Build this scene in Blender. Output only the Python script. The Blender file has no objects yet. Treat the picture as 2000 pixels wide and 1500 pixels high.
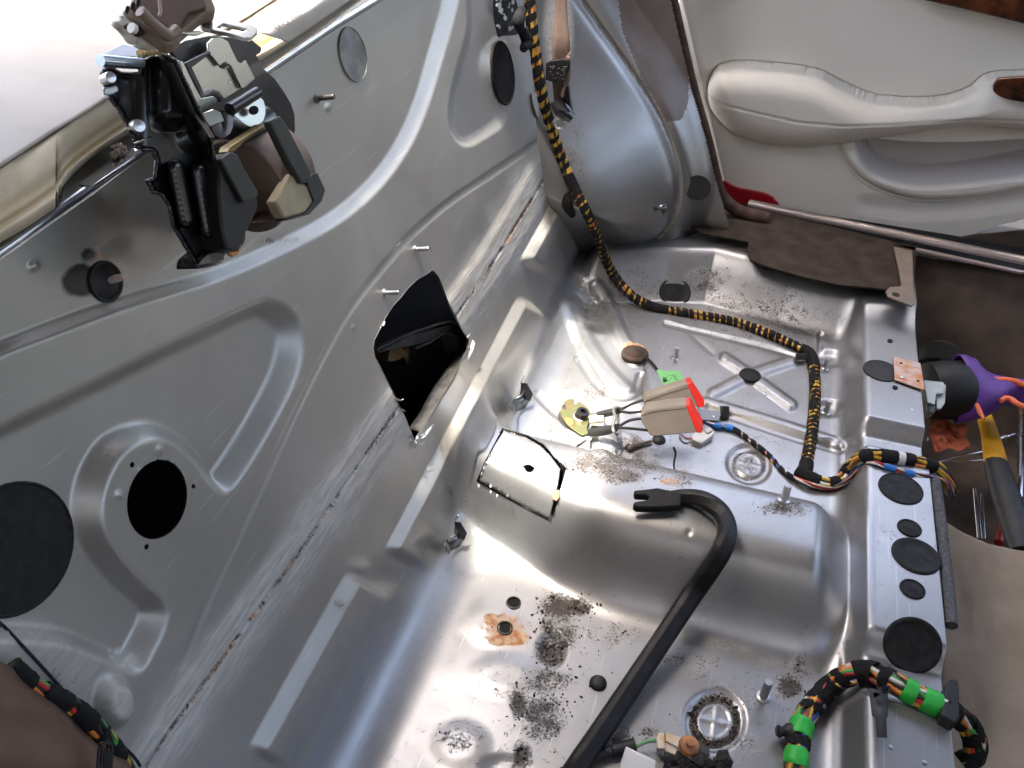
import bpy, bmesh, math, random
import numpy as np
from mathutils import Vector, Matrix
random.seed(7); rng = np.random.default_rng(7)
scene = bpy.context.scene
COL = scene.collection

# ------------------------------------------------------------------ camera
FPX = 1650.0
_VY = np.array([668.0, -1292.0, FPX]); EY = _VY/np.linalg.norm(_VY)
_t = -(FPX*FPX)/(668.0*1 + -1292.0*.22)
_VX = np.array([_t, .22*_t, FPX]); EX = -_VX/np.linalg.norm(_VX)
EZ = np.cross(EX, EY)
R = np.array([EX, EY, EZ])                 # world = R @ camera (x right, y down, z ahead)
CAM = np.array([0.0, 0.0, 0.85])
cd = bpy.data.cameras.new('camera'); cam = bpy.data.objects.new('camera', cd); COL.objects.link(cam)
cd.sensor_width = 36; cd.lens = 36*FPX/2000; cd.clip_start = .01; cd.clip_end = 200
M = Matrix.Identity(4)
for i, col in enumerate((R@[1, 0, 0], R@[0, -1, 0], R@[0, 0, -1], CAM)):
    for j in range(3): M[j][i] = col[j]
cam.matrix_world = M
scene.camera = cam

# ------------------------------------------------------------------ daylight
SUN_EL, SUN_AZ = 77.5, 268            # degrees; azimuth measured from +Y clockwise: from behind the car
w = bpy.data.worlds.new('World'); scene.world = w; w.use_nodes = True
nt = w.node_tree; bg = nt.nodes['Background']
sky = nt.nodes.new('ShaderNodeTexSky'); sky.sky_type = 'NISHITA'; sky.sun_disc = False
sky.sun_elevation = math.radians(SUN_EL); sky.sun_rotation = math.radians(SUN_AZ)
sky.air_density = 1.0; sky.dust_density = 7.5; sky.ozone_density = 1.0
nt.links.new(sky.outputs[0], bg.inputs[0]); bg.inputs[1].default_value = 0.15
sd = bpy.data.lights.new('sun', 'SUN'); sd.energy = 2.0; sd.angle = math.radians(2.5); sd.color = (1, .95, .87)
sun = bpy.data.objects.new('sun', sd); COL.objects.link(sun)
_el, _az = math.radians(SUN_EL), math.radians(SUN_AZ)
sdir = Vector((math.sin(_az)*math.cos(_el), math.cos(_az)*math.cos(_el), math.sin(_el)))
sun.rotation_euler = sdir.to_track_quat('Z', 'Y').to_euler()
scene.view_settings.view_transform = 'Standard'; scene.view_settings.look = 'None'
scene.view_settings.exposure = 3.05; scene.view_settings.gamma = 1
scene.cycles.use_denoising = True
scene.cycles.max_bounces = 8; scene.cycles.diffuse_bounces = 4; scene.cycles.glossy_bounces = 4
scene.cycles.sample_clamp_indirect = 6
scene.cycles.caustics_reflective = False

# ------------------------------------------------------------------ from photograph pixels to places
def ray(u, v): return R@np.array([u-1000.0, v-750.0, FPX])
def P(u, v, z=0.0):
    r = ray(u, v); return CAM + r*(z-CAM[2])/r[2]
def PY(u, v, y):
    r = ray(u, v); return CAM + r*(y-CAM[1])/r[1]
TH = math.radians(14); XB = -0.279
BN = np.array([math.cos(TH), 0, math.sin(TH)]); BUP = np.array([-math.sin(TH), 0, math.cos(TH)])
BP0 = np.array([XB, 0, 0])
def B(u, v, off=0.0):
    r = ray(u, v); return CAM + r*(((BP0-CAM)@BN + off)/(r@BN))
def onplane(u, v, p0, n):
    r = ray(u, v); return CAM + r*(((np.asarray(p0)-CAM)@n)/(r@n))
def proj(p):
    q = (p-CAM)@R; return 1000+FPX*q[..., 0]/q[..., 2], 750+FPX*q[..., 1]/q[..., 2]
VIEW = R@np.array([0, 0, 1.0])

# ------------------------------------------------------------------ maths on outlines
def polydist(U, V, pts, closed=True, sign=True):
    pts = np.asarray(pts, float); n = len(pts)
    best = np.full(U.shape, 1e9); cx = np.zeros(U.shape); cy = np.zeros(U.shape)
    ins = np.zeros(U.shape, bool)
    for i in range(n if closed else n-1):
        x0, y0 = pts[i]; x1, y1 = pts[(i+1) % n]
        dx, dy = x1-x0, y1-y0; L = dx*dx+dy*dy+1e-12
        t = np.clip(((U-x0)*dx+(V-y0)*dy)/L, 0, 1)
        px, py = x0+t*dx, y0+t*dy
        d = (U-px)**2+(V-py)**2
        m = d < best
        best = np.where(m, d, best); cx = np.where(m, px, cx); cy = np.where(m, py, cy)
        if closed:
            c = ((y0 > V) != (y1 > V)) & (U < (x1-x0)*(V-y0)/(y1-y0+1e-12)+x0)
            ins ^= c
    d = np.sqrt(best)
    if closed and sign: d = np.where(ins, d, -d)
    return d, cx, cy
def sm(x, a, b):
    t = np.clip((x-a)/(b-a), 0, 1); return t*t*(3-2*t)
def smooth_pts(pts, n=8, closed=False):
    P_ = np.asarray(pts, float); N = len(P_); out = []
    rngi = range(N) if closed else range(N-1)
    for i in rngi:
        p0 = P_[(i-1) % N] if (closed or i > 0) else 2*P_[0]-P_[1]
        p1 = P_[i]; p2 = P_[(i+1) % N]
        p3 = P_[(i+2) % N] if (closed or i+2 < N) else 2*P_[-1]-P_[-2]
        for k in range(n):
            t = k/n
            out.append(.5*((2*p1)+(-p0+p2)*t+(2*p0-5*p1+4*p2-p3)*t*t+(-p0+3*p1-3*p2+p3)*t**3))
    if not closed: out.append(P_[-1])
    return np.array(out)
def vnoise(X, Y, seed=0):
    r = np.random.default_rng(seed); G = r.random((64, 64))
    xi = np.floor(X).astype(int); yi = np.floor(Y).astype(int); fx = X-xi; fy = Y-yi
    fx = fx*fx*(3-2*fx); fy = fy*fy*(3-2*fy)
    g = lambda a, b: G[a % 64, b % 64]
    return (g(xi, yi)*(1-fx)+g(xi+1, yi)*fx)*(1-fy)+(g(xi, yi+1)*(1-fx)+g(xi+1, yi+1)*fx)*fy
def fbm(X, Y, seed=0, oct=4):
    s = 0; a = .5
    for k in range(oct): s = s+a*vnoise(X*2**k, Y*2**k, seed+k); a *= .5
    return s/(1-.5**oct)

# ------------------------------------------------------------------ objects
def link(o, parent=None):
    COL.objects.link(o)
    if parent is not None: o.parent = parent
    return o
def mesh(name, verts, faces, mat, parent=None, smooth=True, uv=None, mats=None, fm=None):
    me = bpy.data.meshes.new(name)
    if isinstance(faces, np.ndarray):
        verts = np.asarray(verts, np.float32); nv = len(verts); nf = len(faces); k = faces.shape[1]
        me.vertices.add(nv); me.vertices.foreach_set('co', verts.ravel())
        me.loops.add(nf*k); me.loops.foreach_set('vertex_index', faces.astype(np.int32).ravel())
        me.polygons.add(nf)
        me.polygons.foreach_set('loop_start', (np.arange(nf)*k).astype(np.int32))
        me.update(calc_edges=True)
        me.polygons.foreach_set('use_smooth', np.full(nf, smooth))
    else:
        me.from_pydata([tuple(map(float, v)) for v in verts], [], faces); me.update()
        if smooth: me.polygons.foreach_set('use_smooth', np.full(len(me.polygons), True))
    for m_ in (mats or [mat]): me.materials.append(m_)
    if fm is not None: me.polygons.foreach_set('material_index', np.asarray(fm, np.int32))
    me.update()
    return link(bpy.data.objects.new(name, me), parent)
def colattr(o, name, arr):
    a = o.data.color_attributes.new(name, 'FLOAT_COLOR', 'POINT')
    a.data.foreach_set('color', np.asarray(arr, np.float32).ravel())
def tag(o, label=None, cat=None, group=None, kind=None):
    if label: o['label'] = label
    if cat: o['category'] = cat
    if group: o['group'] = group
    if kind: o['kind'] = kind
    return o
def thing(name, loc, label, cat, group=None):
    o = bpy.data.objects.new(name, None); o.empty_display_size = .02; COL.objects.link(o)
    o.location = tuple(map(float, loc)); tag(o, label, cat, group)
    return o
def put(o, root):            # parent a mesh built in world coordinates under a located empty
    o.parent = root
    l = root.location
    o.matrix_parent_inverse = Matrix.Translation(-l)
    return o
def bevel(o, wd, seg=2, ang=35):
    b = o.modifiers.new('bevel', 'BEVEL'); b.width = wd; b.segments = seg; b.limit_method = 'ANGLE'; b.angle_limit = math.radians(ang)
    b.harden_normals = False
    return o
def smooth_by_angle(o, ang=40):
    me = o.data; me.update()
    n = len(me.polygons)
    nor = np.zeros(n*3, np.float32); me.polygons.foreach_get('normal', nor); nor = nor.reshape(-1, 3)
    e2 = {}
    sharp = np.zeros(len(me.edges), bool)
    for p in me.polygons:
        for ek in p.edge_keys: e2.setdefault(ek, []).append(p.index)
    ca = math.cos(math.radians(ang))
    for e in me.edges:
        f = e2.get(tuple(sorted(e.vertices)), [])
        if len(f) == 2 and float(nor[f[0]]@nor[f[1]]) < ca: sharp[e.index] = True
    me.polygons.foreach_set('use_smooth', np.full(n, True))
    a = me.attributes.get('sharp_edge') or me.attributes.new('sharp_edge', 'BOOLEAN', 'EDGE')
    a.data.foreach_set('value', sharp)
    return o
def prism(name, pts3, vec, mat, parent=None, bev=.0, smooth=False):
    """a solid plate: a flat outline of 3-D points pushed along vec"""
    pts3 = [np.asarray(p, float) for p in pts3]; n = len(pts3); vec = np.asarray(vec, float)
    bm = bmesh.new()
    a = [bm.verts.new(tuple(p)) for p in pts3]; b = [bm.verts.new(tuple(p+vec)) for p in pts3]
    bm.faces.new(a); bm.faces.new(b[::-1])
    for i in range(n): bm.faces.new((a[i], b[i], b[(i+1) % n], a[(i+1) % n]))
    bmesh.ops.recalc_face_normals(bm, faces=bm.faces)
    me = bpy.data.meshes.new(name); bm.to_mesh(me); bm.free(); me.materials.append(mat)
    o = link(bpy.data.objects.new(name, me))
    if parent is not None: put(o, parent)
    smooth_by_angle(o, 35)
    if bev: bevel(o, bev)
    return o
def frame_of(d):
    d = np.asarray(d, float); d = d/np.linalg.norm(d)
    a = np.array([0, 0, 1.0]) if abs(d[2]) < .9 else np.array([1.0, 0, 0])
    x = np.cross(a, d); x /= np.linalg.norm(x); return x, np.cross(d, x), d
def lathe(name, base, axis, prof, mat, parent=None, seg=28, sx=1.0, sy=1.0, smooth=True, ang=40, xdir=None):
    """turned shape: prof = [(radius, height)...] about axis from base"""
    x, y, d = frame_of(axis)
    if xdir is not None:
        x = np.asarray(xdir, float); x = x-d*(x@d); x /= np.linalg.norm(x); y = np.cross(d, x)
    base = np.asarray(base, float); vs = []; fs = []
    for r, h in prof:
        for k in range(seg):
            a = 2*math.pi*k/seg; vs.append(base+d*h+x*r*sx*math.cos(a)+y*r*sy*math.sin(a))
    m_ = len(prof)
    for i in range(m_-1):
        for k in range(seg):
            k2 = (k+1) % seg; fs.append((i*seg+k, i*seg+k2, (i+1)*seg+k2, (i+1)*seg+k))
    fs.append(tuple(range(seg))[::-1]); fs.append(tuple((m_-1)*seg+k for k in range(seg)))
    o = mesh(name, vs, fs, mat)
    if parent is not None: put(o, parent)
    smooth_by_angle(o, ang)
    return o
def frames(pts):
    pts = np.asarray(pts, float); n = len(pts); T = np.gradient(pts, axis=0); T /= np.linalg.norm(T, axis=1)[:, None]+1e-12
    x, y, _ = frame_of(T[0]); X = [x]
    for i in range(1, n):
        x = X[-1]-T[i]*(X[-1]@T[i]); x /= np.linalg.norm(x); X.append(x)
    X = np.array(X); return T, X, np.cross(T, X)
def tube(name, pts, r, mat, parent=None, seg=10, sub=6, caps=True, flat=1.0):
    pts = smooth_pts(pts, sub) if sub > 1 else np.asarray(pts, float)
    n = len(pts); rr = np.interp(np.linspace(0, 1, n), np.linspace(0, 1, len(r)), r) if hasattr(r, '__len__') else np.full(n, r)
    T, X, Y = frames(pts); vs = []; fs = []
    for k in range(seg):
        a = 2*math.pi*k/seg
        vs.append(pts+X*(rr*math.cos(a))[:, None]+Y*(rr*math.sin(a)*flat)[:, None])
    vs = np.stack(vs, 1).reshape(-1, 3)
    for i in range(n-1):
        for k in range(seg):
            k2 = (k+1) % seg; fs.append((i*seg+k, i*seg+k2, (i+1)*seg+k2, (i+1)*seg+k))
    if caps: fs.append(tuple(range(seg))[::-1]); fs.append(tuple((n-1)*seg+k for k in range(seg)))
    o = mesh(name, vs, fs, mat)
    if parent is not None: put(o, parent)
    if caps: smooth_by_angle(o, 60)
    return o
def box(name, c, ax, half, mat, parent=None, bev=.0):
    """box centred at c with axes ax (3 vectors) and half sizes"""
    c = np.asarray(c, float); ax = [np.asarray(a, float)/np.linalg.norm(a) for a in ax]
    q = [c-ax[2]*half[2]+ax[0]*half[0]*i+ax[1]*half[1]*j for i, j in ((-1, -1), (1, -1), (1, 1), (-1, 1))]
    return prism(name, q, ax[2]*2*half[2], mat, parent, bev)

# ------------------------------------------------------------------ materials
def newmat(name):
    m = bpy.data.materials.new(name); m.use_nodes = True
    return m, m.node_tree, m.node_tree.nodes['Principled BSDF']
def simple(name, col, rough=.5, metal=0.0, noise=.15, scale=40, bump=0.0, bscale=200, coat=0.0, spec=.5, col2=None, emis=None):
    m, t, b = newmat(name); N = t.nodes; L = t.links
    b.inputs['Roughness'].default_value = rough; b.inputs['Metallic'].default_value = metal
    b.inputs['Coat Weight'].default_value = coat; b.inputs['Specular IOR Level'].default_value = spec
    tc = N.new('ShaderNodeTexCoord'); n = N.new('ShaderNodeTexNoise'); n.inputs['Scale'].default_value = scale; n.inputs['Detail'].default_value = 6
    L.new(tc.outputs['Object'], n.inputs['Vector'])
    mx = N.new('ShaderNodeMix'); mx.data_type = 'RGBA'
    c2 = col2 or tuple(c*(1-noise) for c in col); c1 = tuple(min(1, c*(1+noise*.5)) for c in col)
    mx.inputs[6].default_value = (*c1, 1); mx.inputs[7].default_value = (*c2, 1)
    rp = N.new('ShaderNodeMapRange'); rp.inputs[1].default_value = .35; rp.inputs[2].default_value = .65
    L.new(n.outputs[0], rp.inputs[0]); L.new(rp.outputs[0], mx.inputs[0]); L.new(mx.outputs[2], b.inputs['Base Color'])
    r2 = N.new('ShaderNodeMapRange'); r2.inputs[3].default_value = max(.02, rough-.08); r2.inputs[4].default_value = min(1, rough+.1)
    L.new(n.outputs[0], r2.inputs[0]); L.new(r2.outputs[0], b.inputs['Roughness'])
    if bump:
        nb = N.new('ShaderNodeTexNoise'); nb.inputs['Scale'].default_value = bscale; nb.inputs['Detail'].default_value = 4
        L.new(tc.outputs['Object'], nb.inputs['Vector'])
        bp = N.new('ShaderNodeBump'); bp.inputs['Strength'].default_value = bump; bp.inputs['Distance'].default_value = .001
        L.new(nb.outputs[0], bp.inputs['Height']); L.new(bp.outputs[0], b.inputs['Normal'])
    return m
def paint_mat(name='silver_paint', base=(.36, .362, .366), metal=.86, rough=.36):
    """silver metallic body paint; the layers 'wear' (brushed sealant, dirt with painted shade, rust, grease) come from the mesh"""
    m, t, b = newmat(name); N = t.nodes; L = t.links
    tc = N.new('ShaderNodeTexCoord')
    at = N.new('ShaderNodeAttribute'); at.attribute_name = 'wear_shade'; sp = N.new('ShaderNodeSeparateColor'); L.new(at.outputs['Color'], sp.inputs[0])
    def noise(s, d=5, rg=.55, vec=None):
        n = N.new('ShaderNodeTexNoise'); n.inputs['Scale'].default_value = s; n.inputs['Detail'].default_value = d; n.inputs['Roughness'].default_value = rg
        L.new(vec or tc.outputs['Object'], n.inputs['Vector']); return n.outputs[0]
    def mrange(x, a, b_, c=0, d=1):
        r = N.new('ShaderNodeMapRange'); r.inputs[1].default_value = a; r.inputs[2].default_value = b_; r.inputs[3].default_value = c; r.inputs[4].default_value = d
        L.new(x, r.inputs[0]); return r.outputs[0]
    def math_(op, a, b_):
        n = N.new('ShaderNodeMath'); n.operation = op; n.use_clamp = True
        for i, q in enumerate((a, b_)):
            if isinstance(q, (int, float)): n.inputs[i].default_value = q
            else: L.new(q, n.inputs[i])
        return n.outputs[0]
    def mix(f, a, c):
        n = N.new('ShaderNodeMix'); n.data_type = 'RGBA'
        for i, q in ((6, a), (7, c)):
            if isinstance(q, tuple): n.inputs[i].default_value = (*q, 1)
            else: L.new(q, n.inputs[i])
        if isinstance(f, float): n.inputs[0].default_value = f
        else: L.new(f, n.inputs[0])
        return n.outputs[2]
    # noise stretched along the brushing direction
    mp = N.new('ShaderNodeMapping'); mp.inputs['Scale'].default_value = (1, .12, 1); mp.inputs['Rotation'].default_value = (0, 0, 0)
    L.new(tc.outputs['Object'], mp.inputs[0])
    col = mix(mrange(noise(9, 4), .35, .7), base, tuple(c*.9 for c in base))
    col = mix(math_('MULTIPLY', mrange(noise(700, 2), .66, .74), .35), col, (.12, .11, .10))        # fine specks
    for rot_, sc_ in (((.3, .9, .5), (6, .25, 5)), ((1.1, .2, 2.0), (5, .2, 6))):
        m2 = N.new('ShaderNodeMapping'); m2.inputs['Scale'].default_value = sc_; m2.inputs['Rotation'].default_value = rot_
        L.new(tc.outputs['Object'], m2.inputs[0])
        col = mix(math_('MULTIPLY', mrange(noise(40, 3, .5, m2.outputs[0]), .69, .72), .30), col, (.62, .61, .60))
    col = mix(math_('MULTIPLY', mrange(noise(5, 6, .7), .50, .72), .28), col, (.24, .225, .20))     # handling stains
    # sealant / brushed primer
    streak = noise(260, 6, .6, mp.outputs[0])
    seal = mix(mrange(streak, .38, .62), (.56, .53, .47), (.38, .35, .31))
    fs = math_('MULTIPLY', sp.outputs[0], mrange(noise(35, 6), .25, .5, .7, 1))
    col = mix(fs, col, seal)
    # rust
    rust = mix(mrange(noise(120, 5), .4, .6), (.42, .16, .045), (.60, .42, .25))
    fr = mrange(math_('ADD', sp.outputs[2], math_('SUBTRACT', noise(150, 6), .5)), .35, .62)
    fr = math_('MULTIPLY', fr, mrange(sp.outputs[2], .02, .12))
    col = mix(fr, col, rust)
    # dirt: crumbs and smears, plus shade painted into its layer
    dn = noise(330, 8, .72); dn2 = noise(60, 5, .6)
    dd = math_('ADD', math_('MULTIPLY', dn, .65), math_('MULTIPLY', dn2, .35))
    fd = mrange(math_('ADD', math_('MULTIPLY', sp.outputs[1], .27), dd), .64, .75)
    fd = math_('MULTIPLY', fd, mrange(sp.outputs[1], .02, .15))
    dirt = mix(mrange(noise(500, 4), .35, .65), (.012, .009, .007), (.045, .034, .026))
    col = mix(fd, col, dirt)
    haze = math_('MULTIPLY', math_('MULTIPLY', sp.outputs[1], mrange(noise(25, 5), .3, .7)), .55)
    col = mix(haze, col, (.17, .15, .13))
    # grease: alpha layer
    fg = math_('MULTIPLY', mrange(math_('ADD', at.outputs['Alpha'], math_('MULTIPLY', math_('SUBTRACT', noise(80, 5), .5), .9)), .45, .75), mrange(at.outputs['Alpha'], .02, .1))
    col = mix(fg, col, (.03, .03, .03))
    L.new(col, b.inputs['Base Color'])
    anyc = math_('MAXIMUM', math_('MAXIMUM', fs, fd), fr)
    b.inputs['Metallic'].default_value = .8
    L.new(math_('SUBTRACT', metal, math_('MULTIPLY', math_('MAXIMUM', anyc, haze), .75)), b.inputs['Metallic'])
    rg = math_('ADD', mrange(noise(11, 7, .65), .3, .7, rough-.02, rough+.10), math_('MULTIPLY', anyc, .3))
    L.new(rg, b.inputs['Roughness'])
    b.inputs['Coat Weight'].default_value = .25; b.inputs['Coat Roughness'].default_value = .18
    bp = N.new('ShaderNodeBump'); bp.inputs['Strength'].default_value = .5; bp.inputs['Distance'].default_value = .0012
    hh = math_('ADD', math_('MULTIPLY', streak, fs), math_('MULTIPLY', math_('ADD', fd, fr), .5))
    hh = math_('ADD', hh, math_('MULTIPLY', noise(1200, 2), .03))
    L.new(hh, bp.inputs['Height']); L.new(bp.outputs[0], b.inputs['Normal'])
    return m
PAINT = paint_mat()
PAINTA = paint_mat('arch_silver_paint', (.31, .30, .285), .82, .33)
PAINTW = paint_mat('satin_silver_warm_lit', (.395, .376, .338), .62, .40)  # same body silver, with the cabin's warm reflected light mixed into its colour
BLACK = simple('black_rubber', (.008, .008, .0085), .55, noise=.3, bump=.3, bscale=400)
GLOSSB = simple('black_enamel', (.010, .010, .012), .22, noise=.2, coat=.5)
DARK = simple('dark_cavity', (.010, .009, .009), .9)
STEEL = simple('bright_steel', (.62, .62, .64), .28, 1.0, noise=.25, bump=.25, bscale=300)
ZINC = simple('zinc_plate', (.66, .62, .50), .33, 1.0, noise=.2, col2=(.55, .58, .44), scale=90)
CARPET = simple('brown_carpet', (.11, .085, .068), .95, noise=.2, scale=25, bump=1.0, bscale=900, spec=.1)
CARPETL = simple('fawn_carpet', (.29, .235, .18), .95, noise=.12, scale=18, bump=1.0, bscale=800, spec=.1)
LEATHER = simple('cream_leather', (.84, .80, .71), .42, noise=.05, scale=6, bump=.5, bscale=700)
VINYL = simple('cream_vinyl', (.80, .70, .52), .6, noise=.08, scale=10, bump=.15, bscale=300)
SHELFM = simple('parcel_shelf_cloth', (.32, .30, .265), .7, noise=.06, scale=12, bump=.3, bscale=500)
ROOFM = simple('headliner_cloth', (.12, .11, .095), .9, noise=.1)
# ------------------------------------------------------------------ the body shell as one pressed sheet
car = thing('stripped_car', (0, .8, 0), 'stripped car with bare silver-painted rear seat pan and bulkhead and a cream leather door', 'car')
TW = .2364/math.cos(TH)       # height of the bulkhead seam, along the sheet
rF = .07; turn = math.radians(90-14); tl = rF*math.tan(turn/2)
WTOP = .602/math.cos(TH)
XF, XE, ZX = .206, .228, .06  # cross member foot, edge, height
def profile():
    pts = []
    def line(a, b, st=.0018):
        n = max(1, int(np.linalg.norm(np.subtract(b, a))/st)); 
        for i in range(n): pts.append(tuple(np.array(a)+(np.array(b)-np.array(a))*i/n))
    def fillet(p0, pc, p1, r, st=.0016):
        a = np.subtract(p0, pc); a /= np.linalg.norm(a); b = np.subtract(p1, pc); b /= np.linalg.norm(b)
        ang = math.acos(float(a@b)); t_ = r/math.tan(ang/2); s_ = np.array(pc)+a*t_; e_ = np.array(pc)+b*t_
        bis = (a+b)/np.linalg.norm(a+b); c_ = np.array(pc)+bis*r/math.sin(ang/2)
        a0 = math.atan2(*(s_-c_)[::-1]); a1 = math.atan2(*(e_-c_)[::-1]); d = (a1-a0+math.pi) % (2*math.pi)-math.pi
        return s_, e_, c_, a0, d, max(5, int(abs(d)*r/st)), r
    K = [(XB-math.sin(TH)*WTOP, math.cos(TH)*WTOP), (XB, 0), (XF+.004, 0), (XE, ZX), (.310, ZX), (.3125, ZX-.03)]
    rad = [0, rF, .026, .011, .0012, 0]
    cur = np.array(K[0])
    for i in range(1, len(K)-1):
        s_, e_, c_, a0, d, n, r = fillet(K[i-1], K[i], K[i+1], rad[i])
        line(cur, s_)
        for k in range(n): pts.append((c_[0]+r*math.cos(a0+d*k/n), c_[1]+r*math.sin(a0+d*k/n)))
        cur = e_
    line(cur, K[-1]); pts.append(K[-1])
    return np.array(pts)
prof = profile()
NS = len(prof); ys = np.arange(.10, 1.52, .0019); NY = len(ys)
pt = np.gradient(prof, axis=0); pt /= np.linalg.norm(pt, axis=1)[:, None]
px_, pz_ = prof[:, 0], prof[:, 1]
X = np.repeat(px_[:, None], NY, 1); Z = np.repeat(pz_[:, None], NY, 1); Y = np.repeat(ys[None, :], NS, 0)
def topdz(y): return np.interp(y, [.30, .42, .47, .56, .66, .77, .9], [-.020, -.0145, -.011, -.0095, -.007, -.0032, -.0018])
_k = np.clip((Z-.5)/.102, 0, None)*(X < -.35); _dz = _k*topdz(Y); Z = Z+_dz; X = X-_dz*math.tan(TH)
# transmission hump across the seat pan
yc = .768
def humpof(q):
    near = np.clip(-q/(.132*(1-.58*sm(-X, .04, .29))), 0, 1); far = np.clip(q/.128, 0, 1)
    tn = np.clip((near-.30)/.70, 0, 1); tf = np.clip((far-.34)/.66, 0, 1)
    hp = np.where(q < 0, .86*(.5+.5*np.cos(tn*math.pi))+.14*(1-near**2), .86*(.5+.5*np.cos(tf*math.pi))+.14*(1-far**2))
    return hp - .035*np.exp(-((near-.70)/.07)**2)*(q < 0)
hp = sum(humpof(Y-yc+o_)*w_ for o_, w_ in ((-.016, .1), (-.010, .2), (0, .4), (.010, .2), (.016, .1)))
wid = 1 + .35*sm(-X, .10, .28)
tun = hp*.092*(1-sm(Z, .03, .22)*(X < -.15))*(1-sm(X, XF-.05, XE+.01))
# rounding of the hump's front end
Z = Z + tun
# the pan rises to the sill at the far side
ysh = np.interp(X, [-.33, -.218, -.12, -.04, .10, .228, .308], [1.36, 1.381, 1.43, 1.455, 1.435, 1.403, 1.389])
onf = (X > -.25)
rise = sm(Y, ysh-.085, ysh+.004)
shz = .072
Zf = Z*(1-rise)+np.maximum(shz, Z)*rise
Z = np.where(X > -.30, Zf*sm(X, -.30, -.24)+Z*(1-sm(X, -.30, -.24)), Z)
# notches in the cross member for the looms, ends of its raised middle
pu, pv = proj(np.stack([X, Y, Z], -1))
top = sm(X, XE-.012, XE+.004)
yn1, yn2 = 1.018, .635
no1 = sm(Y, yn1-.030, yn1-.016)*(1-sm(Y, yn1+.012, yn1+.040))
no2 = sm(Y, yn2-.048, yn2-.030)*(1-sm(Y, yn2+.010, yn2+.040))
lip = (X > .3100)
dropz = -.020*no1-.024*no2-.010*(1-sm(Y, yn2-.05, yn2-.03))
dropz = dropz*sm(X, XE-.022, XE+.0)
# walls of wheel house corner: gentle stamping rings
BASE = np.stack([X, Y, Z+dropz], -1)
def grid_normals(Pg):
    du = np.gradient(Pg, axis=0); dv = np.gradient(Pg, axis=1)
    n = np.cross(du, dv); n /= np.linalg.norm(n, axis=-1)[..., None]+1e-12
    return n
NRM = grid_normals(BASE)
if NRM[NS//4, NY//2] @ BN < 0: NRM = -NRM
U, V = proj(BASE)
isw = (BASE[..., 0] < XB+.012) | ((BASE[..., 2] > .10) & (X < -.2))
D = np.zeros(U.shape)
def region(pts, mask, pad=60):
    pts = np.asarray(pts); a = pts.min(0)-pad; b = pts.max(0)+pad
    return mask & (U > a[0]) & (U < b[0]) & (V > a[1]) & (V < b[1])
def add_step(pts, depth, wpx, mask, n=8, closed=True, pad=80):
    sp = smooth_pts(pts, n, closed) if n > 1 else np.asarray(pts, float)
    m_ = region(sp, mask, pad+2000 if closed else pad) if closed else region(sp, mask, pad)
    d, _, _ = polydist(U[m_], V[m_], sp, closed)
    t_ = d/wpx+.5; D[m_] += depth*sum(np.clip(t_+o_, 0, 1) for o_ in (-.14, -.1, -.05, 0, .05, .1, .14))/7
def add_ridge(pts, depth, wpx, mask, n=8, closed=False):
    sp = smooth_pts(pts, n, closed) if n > 1 else np.asarray(pts, float)
    m_ = region(sp, mask)
    d, _, _ = polydist(U[m_], V[m_], sp, closed, sign=False)
    D[m_] += depth*(1-sm(d, wpx*.2, wpx))
FL = ~isw
# A: lower-left pressed field with the round opening
A = [(-260, 975), (0, 852), (240, 735), (480, 618), (533, 603), (568, 630), (577, 680), (560, 745), (505, 850), (447, 938), (425, 938), (392, 893), (352, 856), (300, 842), (238, 868), (198, 930), (184, 1000), (198, 1060), (250, 1130), (305, 1180), (312, 1212), (290, 1262), (262, 1300), (205, 1275), (120, 1245), (-60, 1235), (-300, 1230)]
add_step(A, -.0145, 31, isw, 6)
# B: upper field behind the reel
Bp = [(-300, 800), (0, 684), (230, 598), (420, 540), (560, 480), (660, 425), (735, 360), (790, 285), (828, 200), (858, 100), (888, -10), (905, -120), (300, -500), (-400, 0)]
add_step(Bp, -.0080, 21, isw, 6)
# D: small field on the right
Dp = [(930, -60), (920, 60), (893, 160), (884, 225), (893, 262), (913, 277), (945, 262), (976, 240), (981, 216), (966, 180), (952, 140), (958, 100), (985, 76), (1030, 60), (1040, -60)]
add_step(Dp, -.007, 18, isw, 6)
# C: long crease
Cp = [(1090, 250), (1040, 285), (940, 352), (870, 400), (800, 462), (745, 525), (690, 595), (640, 680), (585, 790), (520, 930), (450, 1080), (400, 1190), (345, 1330), (320, 1420)]
add_ridge(Cp, -.0009, 9, isw, 6)
# ribs below the seam: upward-facing ledges
for a, b, wd in (((1086, 392), (1022, 506), 15), ((1012, 590), (758, 1072), 14), ((682, 1128), (494, 1462), 24)):
    a = np.array(a, float); b = np.array(b, float); t = (b-a)/np.linalg.norm(b-a); nn = np.array([-t[1], t[0]])
    if nn[0] > 0: nn = -nn                       # towards the upper wall
    L_ = np.linalg.norm(b-a)
    m_ = isw & (U > min(a[0], b[0])-160) & (U < max(a[0], b[0])+160) & (V > min(a[1], b[1])-120) & (V < max(a[1], b[1])+120)
    du = (U[m_]-a[0])*t[0]+(V[m_]-a[1])*t[1]; dn = (U[m_]-a[0])*nn[0]+(V[m_]-a[1])*nn[1]
    endw = sm(du, -14, 10)*(1-sm(du, L_-10, L_+14))
    D[m_] += .0100*endw*(1-np.clip(dn/wd+.5, 0, 1))*sm(dn, -100, -22)
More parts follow.
